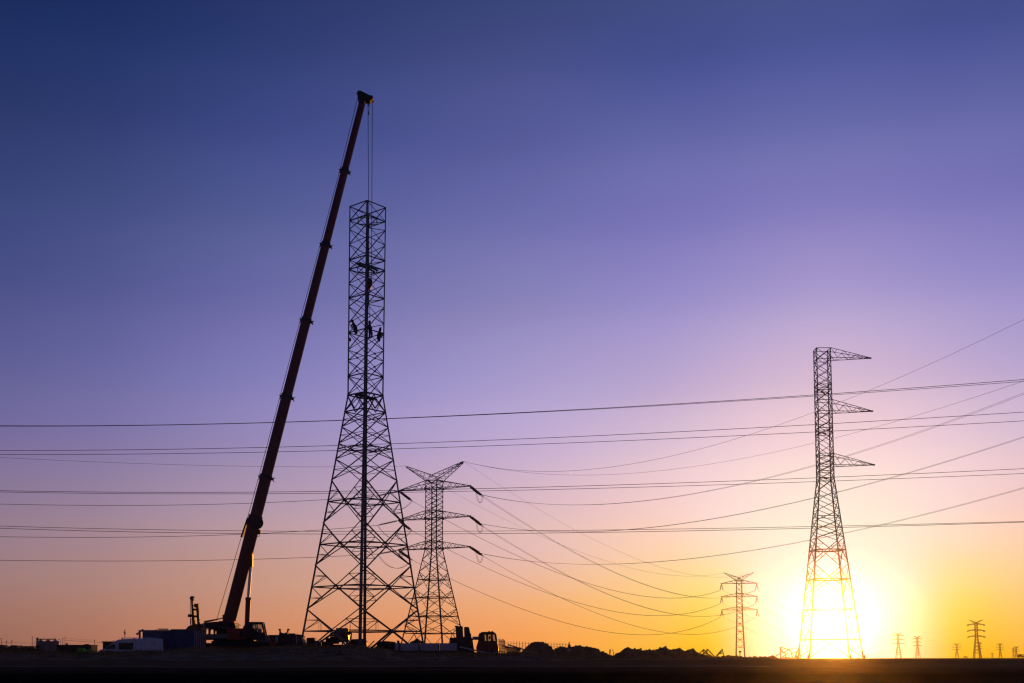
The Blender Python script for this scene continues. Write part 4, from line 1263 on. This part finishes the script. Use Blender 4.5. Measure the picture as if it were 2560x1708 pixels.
tr = Site('survey_tripod', 'small pale board on tripod legs before the long lumpy soil heap', 'tripod', 1422, 108.0)
tr.rect('board', 'offwhite', 1417.5, 1622, 1425.5, 1628, -0.04, 0.0)
for a, b, y in (((1420,1628),(1420,1645),0.1),((1421,1628),(1427,1646),-0.3),((1423,1628),(1424,1645),0.4)):
    MB().rod(tr.P(*a,0), tr.P(*b,y), 0.025, n=6).build('leg', 'wood', tr.root)
an = Site('marker_mast', 'thin mast with a small box on top of the long lumpy soil heap', 'mast', 1423.5, 117.5)
an.rod('pole', 'crane_dark', (1423.5,1625), (1423.6,1604.5), 0.03, n=6)
an.rect('box', 'crane_dark', 1421.5, 1608, 1424.5, 1612, -0.08, 0.08)
for i, (a, b, lab) in enumerate((((1492,1627),(1499,1652),'leftmost leaning stake in front of the long soil heap'),((1499,1629),(1505,1653),'second leaning stake in front of the long soil heap'),
        ((1524,1624),(1524.5,1652),'upright stake in the dip between two soil heaps'),((1527,1623),(1522,1653),'stake crossing the upright one in the dip between the heaps'),
        ((1532,1624),(1536.5,1652),'rightmost stake, leaning right, in the dip between the heaps'))):
    A, B = at(*b, 104.0), at(*a, 104.0)
    o = MB().rod(A-A, B-A, 0.035, 0.03, 6).build('wooden_stake', 'wood', loc=A)
    tag(o, lab, 'stake', 'stakes set in front of the soil heaps')

# lattice scraps on the ground and the marker sign
def scrap(label, segs, Y, w):
    s = Site('tower_section', label, 'tower section', segs[0][0][0], Y)
    for k, (a, b, d0, d1) in enumerate(segs):
        bar('lattice_member', s.P(*a,d0), s.P(*b,d1), w, s.root, (0,1,0))
    return s
scrap('two short upright lattice stubs joined by bracing, right of the soil heaps',
      [((1758.5,1645),(1758.5,1623),0,0),((1768,1645),(1768,1622),0,0),((1758.5,1624),(1768,1634),0,0),((1768,1624),(1758.5,1634),0,0),((1768,1623),(1788,1642),0,0.6),
       ((1758.5,1624),(1750,1633),0,0.4),((1768,1634),(1782,1643),0,0),((1760,1634),(1768,1634),0,0)], 155, 0.13)
scrap('low triangular lattice piece standing alone left of the small far pylon',
      [((1805.5,1623),(1810,1645),0,0),((1805.5,1623),(1787,1644),0,0),((1804,1628),(1795,1640),0,0.8),((1797,1634),(1806,1634),0.4,0),((1787,1643),(1808,1643),0,0.5)], 158, 0.11)
scrap('tangled lattice tower section lying at the left foot of the sunlit tower',
      [((1950,1618),(1951,1646),0,0),((1950,1618),(1977,1624),0,2),((1977,1624),(1995,1621),2,3),((1952,1630),(1977,1636),0,2),((1977,1636),(2000,1632),2,3),((1950,1619),(1962,1633),0,1),
       ((1962,1633),(1978,1624),1,2),((1978,1624),(1992,1634),2,3),((1939,1641),(1950,1634),0,0),((1968,1636),(1966,1646),1,1),((1985,1635),(1988,1646),2,2),((1996,1646),(2008,1618),3,3),
       ((2008,1618),(2011,1646),3,3),((1999,1630),(2009,1624),3,3),((1951,1643),(1990,1646),0,2),((1955,1646),(1968,1636),1,1)], 214, 0.17)
sg = Site('marker_sign', 'small dark oval sign on a short post in front of the small far pylon', 'sign', 1850, 145.0)
sg.rod('post', 'crane_dark', (1850,1648), (1850,1629), 0.05, n=8)
sg.prism('plate', 'crane_dark', [(1847,1631.5),(1846.6,1629.5),(1848,1627.6),(1852,1627.6),(1853.6,1629.5),(1853,1631.5)], -0.05, 0.0)

# ------------------------------------------------------------------ far left
sl = Site('grain_silos', 'row of three grey grain silos with a conveyor on top, far left', 'silos', 118, 420.0)
for px in (100,118.5,137):
    r_ = 1.45
    x = sl.xz(px,1640)[0]
    zt_ = sl.xz(px,1605)[1]; zp = sl.xz(px,1600)[1]
    prof = [(r_,0)]
    for i in range(24):
        z = zt_*i/24; prof += [(r_,z),(r_+0.03,z+zt_/48)]
    b_ = MB().lathe(prof+[(r_,zt_)], (x,0,0), 28).build('silo', 'silo', sl.root)
    MB().lathe([(r_+0.08,zt_),(0.25,zp),(0.25,zp+0.3),(0.05,zp+0.35)], (x,0,0), 28).build('roof', 'silo', b_)
sl.rect('conveyor', 'steel_old', 95, 1597, 140, 1599.5, -0.4, 0.4)
sl.rect('elevator_leg', 'steel_old', 91.5, 1595, 95.5, 1650, -0.4, 0.4)
sl.rod('rail_post', 'steel_old', (137.5,1597), (137.5,1591), 0.06, n=5); sl.rod('rail_post', 'steel_old', (94.5,1597), (94.5,1592.5), 0.12, n=5)
sl.rect('sunlit_edge_strip', 'silo', 144.5, 1605, 148.5, 1640, -0.3, 0.3)  # added strip standing in for the sunlit right edge of the silos
for i, (px, r_, lab) in enumerate(((6,17.5,'dark round bale at the left edge of the picture'),(36.5,17,'middle round bale with a rounded top at the far left'),(66,16,'paler round bale beside the bushes left of the silos'))):
    Y = 230.0; rm = r_/ (F/(Y*CT))
    c = at(px, 1640, Y)
    o = MB().lathe([(0.02,-1.0),(rm*0.9,-1.0),(rm,-0.9),(rm,0.9),(rm*0.9,1.0),(0.02,1.0)], (0,0,0), 30, 'Y').build('round_bale', 'straw', loc=(c.x, Y, SITE+rm*0.98))
    tag(o, lab, 'bale', 'round bales at the far left')
ob = Site('warning_board', 'small orange board on a post between the round bales', 'sign', 53.5, 225.0)
ob.rect('board', 'orange', 50, 1614, 57, 1619.3, -0.05, 0); ob.rod('post', 'crane_dark', (53.5,1645), (53.5,1615), 0.05, 0.03, 0.03, n=6)
sh = Site('storage_box', 'long low dark storage box with a flat roof right of the silos', 'container', 193, 200.0)
sh.rect('body', 'wall', 150, 1614, 236, 1652, -1.5, 1.5); sh.rect('roof', 'wall', 149, 1612.4, 237, 1614.4, -1.6, 1.6)
for i in range(9): sh.rect('wall_panel', 'wall', 152+i*9.4, 1617, 159.5+i*9.4, 1650, -1.54, -1.5)
sh.rect('chimney_cap', 'wall', 166, 1608.5, 169, 1613, -0.3, 0.2); sh.rod('roof_drum', 'wall', (212,1612), (222,1612), 0.12, n=8)
hs_ = Site('flat_roofed_hut', 'dark flat-roofed hut partly hidden by the nose of the white van', 'hut', 282, 190.0)
hs_.rect('wall', 'wall', 265, 1606, 305, 1652, -1.5, 1.5); hs_.rect('roof', 'wall', 263.5, 1604, 307, 1606.4, -1.8, 1.8)
hs_.rect('door', 'crane_dark', 275, 1616, 284, 1650, -1.54, -1.5)
def lamp_post(label, px, top, Y, arm, n=6):
    s = Site('lamp_post' if arm else 'utility_pole', label, 'lamp post' if arm else 'pole', px, Y, 'poles along the far left horizon')
    w = 0.6/(F/Y)
    s.rod('pole', 'crane_dark', (px,1648), (px,top), w*1.2, r1=w*0.8, n=n)
    if arm:
        s.rod('arm', 'crane_dark', (px,top), (px+arm,top-1.5), w*0.7, n=5)
        s.prism('lamp_head', 'crane_dark', [(px+arm-1.6,top-2.2),(px+arm+2.2,top-1.8),(px+arm+2.2,top-0.8),(px+arm-1.4,top-1.0)], -0.3, 0.3)
    else:
        s.beam('cross_bar', 'crane_dark', (px-2,top+2.5), (px+2,top+2.5), w*1.2, w*1.2)
    return s
lamp_post('lamp post at the very left edge above the first bale', 3.5, 1598, 300, -2.5)
lamp_post('thin lamp post above the middle round bale', 28, 1604, 300, 3)
lamp_post('lamp post just right of the silos', 150.5, 1600, 320, -3)
lamp_post('lamp post peeking over the flat-roofed hut', 287, 1603, 320, -3)
lamp_post('short stout pole between the first two bales', 16.5, 1601, 300, 0)
lamp_post('tall thin pole left of the silos', 80.5, 1590.5, 330, 0)
lamp_post('first of the two poles between the silos and the storage box', 157, 1594.5, 330, 0)
lamp_post('taller second pole above the left end of the storage box', 162.5, 1592.5, 330, 0)
lamp_post('pole at the right end of the storage box', 236.5, 1599.5, 300, 0)
ms = Site('instrument_mast', 'mast carrying small boxes, rising above the white van roof', 'mast', 312, 160.0)
ms.rod('pole', 'crane_dark', (311.8,1649), (312.4,1572.5), 0.06, r1=0.03, n=6)
for (x0,y0,x1,y1) in ((310.2,1580,313.6,1583.5),(311.4,1583.5,314.4,1587),(310.8,1576.5,312.4,1579)): ms.rect('device_box', 'crane_dark', x0, y0, x1, y1, -0.12, 0.12)
for i in range(3): ms.beam('antenna', 'crane_dark', (309.5,1578+4*i), (314.5,1578+4*i), 0.03, 0.03)
def sheet(label, poly, Y):  # simple green shapes standing in for crouched hi-vis workers
    s = Site('hivis_bundle', label, 'bundle', poly[0][0], Y, 'bright green bundles on the bank', base=at(poly[0][0],1630,Y).z)
    ring = [s.xz(*p) for p in poly]
    mb = MB(); n = len(ring); cx = sum(p[0] for p in ring)/n; cz = sum(p[1] for p in ring)/n
    for y, k in ((-0.34,0.45),(-0.22,0.9),(0.0,1.0),(0.22,0.9),(0.34,0.45)):
        for x, z in ring: mb.v.append((cx+(x-cx)*k, y, cz+(z-cz)*k))
    for j in range(4):
        for i in range(n): mb.f.append((j*n+i, j*n+(i+1)%n, (j+1)*n+(i+1)%n, (j+1)*n+i))
    mb.f += [tuple(range(n)), tuple(4*n+i for i in range(n))]
    mb.build('bundle', 'hivis', s.root, smooth=True)
    return s
sheet('bright green sack standing in for a hi-vis worker, in front of the dark storage box', [(194,1633),(194.5,1624),(197,1619.5),(202,1621),(208,1619.5),(213,1623),(214,1629),(206,1631)], 97.0)
sheet('darker green sack standing in for hi-vis clothing, behind the bright one', [(214,1631),(216,1625.5),(222,1624),(229,1621),(232,1625),(230,1632)], 98.0)
sheet('tiny green sack on the bank below the red drilling machine', [(839.5,1626.5),(841.5,1623.5),(844,1620.5),(846,1622.5),(848.5,1623.5),(844,1626.8)], 91.5)

# ------------------------------------------------------------------ bushes
def bush(name, label, px, py_top, Y, width_px, cat, seed, trunk=True):
    s = Site(name, label, cat, px, Y)
    rnd = random.Random(seed)
    k = Y*CT/F; R_ = width_px*k/2; H = (1646-py_top)*k
    if trunk:
        tm = MB(); tm.tube([(0,0,-0.2),(0.05*R_,0,0.3*H),(-0.05*R_,0.05,0.65*H)], [0.07*H,0.05*H,0.02*H], 7)
        for i in range(6):
            a = rnd.uniform(0,6.28); tm.tube([(0,0,0.2*H+0.06*H*i),(math.cos(a)*R_*0.4,math.sin(a)*R_*0.4,0.45*H+0.06*H*i),(math.cos(a)*R_*0.75,math.sin(a)*R_*0.75,0.7*H)], [0.03*H,0.02*H,0.008*H], 5)
        tm.build('trunk', 'bark', s.root)
    lm = MB()
    cl = [(rnd.uniform(-.75,.75)*R_, rnd.uniform(-.7,.7)*R_, H*rnd.uniform(.25,.85), rnd.uniform(.18,.36)) for _ in range(26)]
    for _ in range(2600):
        cx, cy, cz, cr_ = rnd.choice(cl)
        d = Vector((rnd.gauss(0,1),rnd.gauss(0,1),rnd.gauss(0,1))).normalized()*cr_*H*rnd.random()**0.5
        p = Vector((cx,cy,cz))+d
        if p.z > H or p.z < 0: continue
        e = 0.035*H*rnd.uniform(.6,1.4)
        u = Vector((rnd.gauss(0,1),rnd.gauss(0,1),rnd.gauss(0,1))).normalized(); w = u.orthogonal().normalized()
        lm.add([p-u*e-w*e*.5, p+u*e-w*e*.5, p+u*e+w*e*.5, p-u*e+w*e*.5], [(0,1,2,3)])
    me = bpy.data.meshes.new('crown'); me.from_pydata(lm.v, [], lm.f); me.materials.append(M['leaf'])
    o = bpy.data.objects.new('crown', me); COL.objects.link(o); o.parent = s.root
    return s
bush('bushy_tree', 'small dark bushy tree at the right edge of the horizon', 2554, 1635.5, 620.0, 25, 'tree', 11)
bush('shrub', 'low pale shrub left of the tallest far pylon', 2415, 1640.5, 900.0, 13, 'shrub', 12, False)
bush('shrub', 'low dark shrub between the bales and the silos', 84, 1613, 215.0, 24, 'shrub', 13, False)

# ------------------------------------------------------------------ wires
def wire(label, A, YA, B, YB, Mid=None, wpx=1.6, ext=(0.0,0.0), group=None, name='power_line', pa=None, pb=None, twin=0.0, n=48):
    """one hanging conductor between two points, sagging so that it passes the pixel Mid"""
    a = pa.copy() if pa is not None else at(*A, YA)
    b = pb.copy() if pb is not None else at(*B, YB)
    sag = 0.0
    if Mid:
        lo, hi = 0.0, 1.0
        for _ in range(50):
            m = (lo+hi)/2
            q = a.lerp(b, m)
            if (proj(q)[0]-Mid[0])*(1 if proj(b)[0] > proj(a)[0] else -1) < 0: lo = m
            else: hi = m
        q = a.lerp(b, lo)
        zt_ = at(Mid[0], Mid[1], q.y).z
        sag = (q.z-zt_)/max(1e-4, 4*lo*(1-lo))
    Ym = (a.y+b.y)/2
    def width(y): return 0.78*wpx/2*(y*CT/F)*(0.75 if twin else 1.0)
    offs = [0.0] if not twin else [-twin/2, twin/2]
    mb = MB()
    d = (b-a); sd_ = Vector((d.y,-d.x,0)).normalized()
    for o_ in offs:
        pts, rs = [], []
        for i in range(n+1):
            s = -ext[0]+(1+ext[0]+ext[1])*i/n
            p = a+(b-a)*s+Vector((0,0,-4*sag*s*(1-s)))+sd_*o_
            pts.append(p-a); rs.append(max(0.012, width(min(max(p.y,60),500))))
        mb.tube(pts, rs, 4)
    if twin:            # spacers holding the pair apart
        for s in (0.2,0.4,0.6,0.8):
            p = (b-a)*s+Vector((0,0,-4*sag*s*(1-s)))
            mb.rod(p-sd_*twin/2, p+sd_*twin/2, width(Ym)*1.1, n=5)
    o = mb.build(name, 'wire', None, loc=a)
    return tag(o, label, 'power line', group)
G1 = 'lines crossing the whole picture'
E = (0.12, 0.12)
wire('highest line crossing the whole picture, upper of its close pair', (0,1064.5), 235, (2560,949), 150, (1100,1041), 1.8, E, G1)
wire('highest line crossing the whole picture, lower of its close pair', (0,1065.7), 236, (2560,953.6), 151, (1100,1042), 1.5, E, G1)
wire('second line from the top crossing the whole picture, above the earth-wire horns', (0,1126), 235, (2560,1030.4), 150, (1100,1105.5), 1.7, E, G1)
wire('third line from the top crossing the whole picture, just under the second', (0,1136.3), 236, (2560,1052.3), 151, (1100,1119), 1.6, E, G1)
wire('fourth crossing line, upper of the pair level with the top pylon arms', (0,1226.8), 235, (2560,1171.9), 150, (1120,1223.6), 1.6, E, G1)
wire('fifth crossing line, lower of the pair level with the top pylon arms', (0,1230.2), 236, (2560,1184), 151, (1120,1229.2), 1.5, E, G1)
wire('sixth crossing line, upper of the lowest level pair', (0,1315.3), 235, (2560,1303.8), 150, (1110,1328.5), 1.5, E, G1)
wire('seventh crossing line, lower of the lowest level pair', (0,1320.9), 236, (2560,1305.6), 151, (1110,1335), 1.6, E, G1)
G2 = 'lines from the six-armed pylon to the left'
mw = lambda k: ENDS[k]
wire('line from the top left pylon arm to the left edge', (0,1260.4), 150, None, 0, (272,1263.8), 1.4, (0.1,0), G2, pb=mw('L1a'))
wire('line from the middle left pylon arm to the left edge', (0,1342), 150, None, 0, (280,1343.4), 1.4, (0.1,0), G2, pb=mw('L2a'))
wire('line from the bottom left pylon arm to the left edge', (0,1400.9), 150, None, 0, (280,1402.9), 1.4, (0.1,0), G2, pb=mw('L3a'))
HORN = {s_: MIDM @ Vector((sg_*P_V, 0, PZ['vtop']+0.1)) for s_, sg_ in (('L',-1),('R',1))}
wire('thin earth wire from the left pylon horn to the left edge', (0,1144), 150, None, 0, (664,1166.5), 0.8, (0.1,0), G2, pb=HORN['L'])
G3 = 'lines from the six-armed pylon up to the right edge'
wire('steep thin earth wire, highest of all at the right edge', None, 0, (2560,799), 95, (1568,1161.7), 0.9, (0,0.12), G3, pa=HORN['R'])
wire('lower thin earth wire rising to the right edge', None, 0, (2560,952.5), 100, (1620,1180), 0.7, (0,0.12), G3, pa=HORN['R'])
wire('twin line from the top right pylon arm rising steeply to the right edge', None, 0, (2560,984), 100, (1730,1235), 1.1, (0,0.12), G3, pa=mw('R1b'), twin=0.34)
wire('twin line from the middle right pylon arm rising to the right edge', None, 0, (2560,1092.7), 100, (1823,1290), 1.2, (0,0.12), G3, pa=mw('R2b'), twin=0.24)
wire('twin line from the bottom right pylon arm rising to the right edge', None, 0, (2560,1220), 100, (1760,1393), 1.0, (0,0.12), G3, pa=mw('R3b'), twin=0.30)
G4 = 'lines from the six-armed pylon to the small far pylon'
F1M = Matrix.Translation(far1.location) @ Matrix.Rotation(R(-7), 4, 'Z') @ Matrix.Diagonal((*far1.scale, 1))
def f1(zk, s_, d): return F1M @ Vector((s_*P_ARM+d*0.62, d*0.5, PZ[zk]-2.75))
for nm, zk, mr, ml, word in (('1','a1b',(1483,1406),(1440,1449),'top'),('2','a2b',(1483,1470),(1440,1506),'middle'),('3','waist',(1483,1530),(1376.6,1546.8),'bottom')):
    wire('line sagging from the %s right pylon arm to the small far pylon' % word, None, 0, None, 0, mr, 1.1, (0,0), G4, pa=mw('R%sa'%nm), pb=f1(zk,1,-1), twin=0.3 if nm != '3' else 0.0)
    wire('line sagging from the %s left pylon arm to the small far pylon' % word, None, 0, None, 0, ml, 1.2, (0,0), G4, pa=mw('L%sb'%nm), pb=f1(zk,-1,-1))
fh = {s_: F1M @ Vector((sg_*P_V, 0, PZ['vtop'])) for s_, sg_ in (('L',-1),('R',1))}
wire('thin earth wire from the right pylon horn to the small far pylon', None, 0, None, 0, (1462,1338), 0.55, (0,0), G4, pa=HORN['R'], pb=fh['R'])
wire('thin earth wire from the left pylon horn to the small far pylon', None, 0, None, 0, (1423,1370), 0.55, (0,0), G4, pa=HORN['L'], pb=fh['L'])
G5 = 'lines beyond the small far pylon'
for nm, zk, y1, word in (('1','a1b',1596,'top'),('2','a2b',1612,'middle'),('3','waist',1629,'bottom')):
    wire('pale line from the %s right arm of the small far pylon towards the sun' % word, None, 0, (2268,y1), 720, (1985, y1-(60 if nm=='1' else 38 if nm=='2' else 22)), 0.7, (0,0), G5, pa=f1(zk,1,1))
    wire('pale line from the %s left arm of the small far pylon towards the sun' % word, None, 0, (2227,y1), 722, (1960, y1-(50 if nm=='1' else 34 if nm=='2' else 18)), 0.6, (0,0), G5, pa=f1(zk,-1,1))
G6 = 'faint lines between the far pylons'
for a, b, m, word in (((2407,1571),(2268,1577),(2345,1580.5),'top'),((2408,1591.5),(2310,1603),(2360,1599.5),'second'),((2409,1612.5),(2310,1617),(2350,1620),'third'),((2378,1630),(2310,1630),(2345,1636.5),'lowest')):
    wire('%s faint line between the two pale far pylons and the tallest far pylon' % word, a, 1000, b, 750, m, 0.5, (0,0), G6, n=20)
G7 = 'low roadside wires at the far left'
wire('low roadside wire left of the silos', (-20,1606), 300, (90,1608), 300, (40,1607.3), 0.7, (0,0), G7, n=16)
wire('low roadside wire between the pole pair and the storage box end', (162,1600.5), 330, (236,1605.5), 300, (200,1603.5), 0.8, (0,0), G7, n=16)
wire('low roadside wire between the storage box end and the hut', (236,1606), 300, (290,1607.5), 300, (262,1607.2), 0.7, (0,0), G7, n=16)
wire('higher faint roadside wire over the storage box', (162,1594.5), 330, (236,1600.5), 300, (200,1598.5), 0.5, (0,0), G7, n=16)

# ------------------------------------------------------------------ vapour trails high beyond the haze
def contrail(label, a, b, Y, wpx, dens):
    A, B = at(*a, Y), at(*b, Y)
    k = Y/F
    pts = [(B-A)*t for t in (0,0.15,0.4,0.7,0.9,1)]
    o = MB().tube(pts, [wpx*k*s for s in (0.1,0.35,0.5,0.45,0.3,0.05)], 10).build('contrail', 'vapour', loc=A)
    m = bpy.data.materials.new('ice_cloud'); m.use_nodes = True; nt = m.node_tree; nt.nodes.clear()
    v = nt.nodes.new('ShaderNodeVolumePrincipled'); v.inputs['Density'].default_value = dens; v.inputs['Anisotropy'].default_value = 0.75
    v.inputs['Color'].default_value = (1,1,1,1)
    ou = nt.nodes.new('ShaderNodeOutputMaterial'); nt.links.new(v.outputs[0], ou.inputs['Volume'])
    o.data.materials.clear(); o.data.materials.append(m)
    tag(o, label, 'contrail', 'vapour trails')
contrail('short bright vapour trail in the middle of the pink sky', (1424.5,1179.5), (1431,1187.5), 26000, 3.4, 0.007)
contrail('long faint vapour trail low at the right edge of the sky', (2480,1371), (2535,1366.5), 26000, 3.0, 0.004)

# ------------------------------------------------------------------ the hazy evening air
def haze_box():  # strong forward scatter also stands in for lens glare over towers and ground
    mb = MB().box(-1380, 1380, -38, 1450, -2, 72)
    o = mb.build('haze', 'vapour')
    o['kind'] = 'stuff'; o['label'] = 'thin evening haze over the whole site, standing in for lens glare too'
    m = bpy.data.materials.new('haze_air'); m.use_nodes = True
    nt = m.node_tree; nt.nodes.clear()
    pv = nt.nodes.new('ShaderNodeVolumePrincipled')
    pv.inputs['Color'].default_value = (0.96,0.93,0.90,1)
    pv.inputs['Density'].default_value = HAZE_D
    pv.inputs['Anisotropy'].default_value = HAZE_G
    ou = nt.nodes.new('ShaderNodeOutputMaterial')
    nt.links.new(pv.outputs[0], ou.inputs['Volume'])
    o.data.materials.clear(); o.data.materials.append(m)
haze_box()
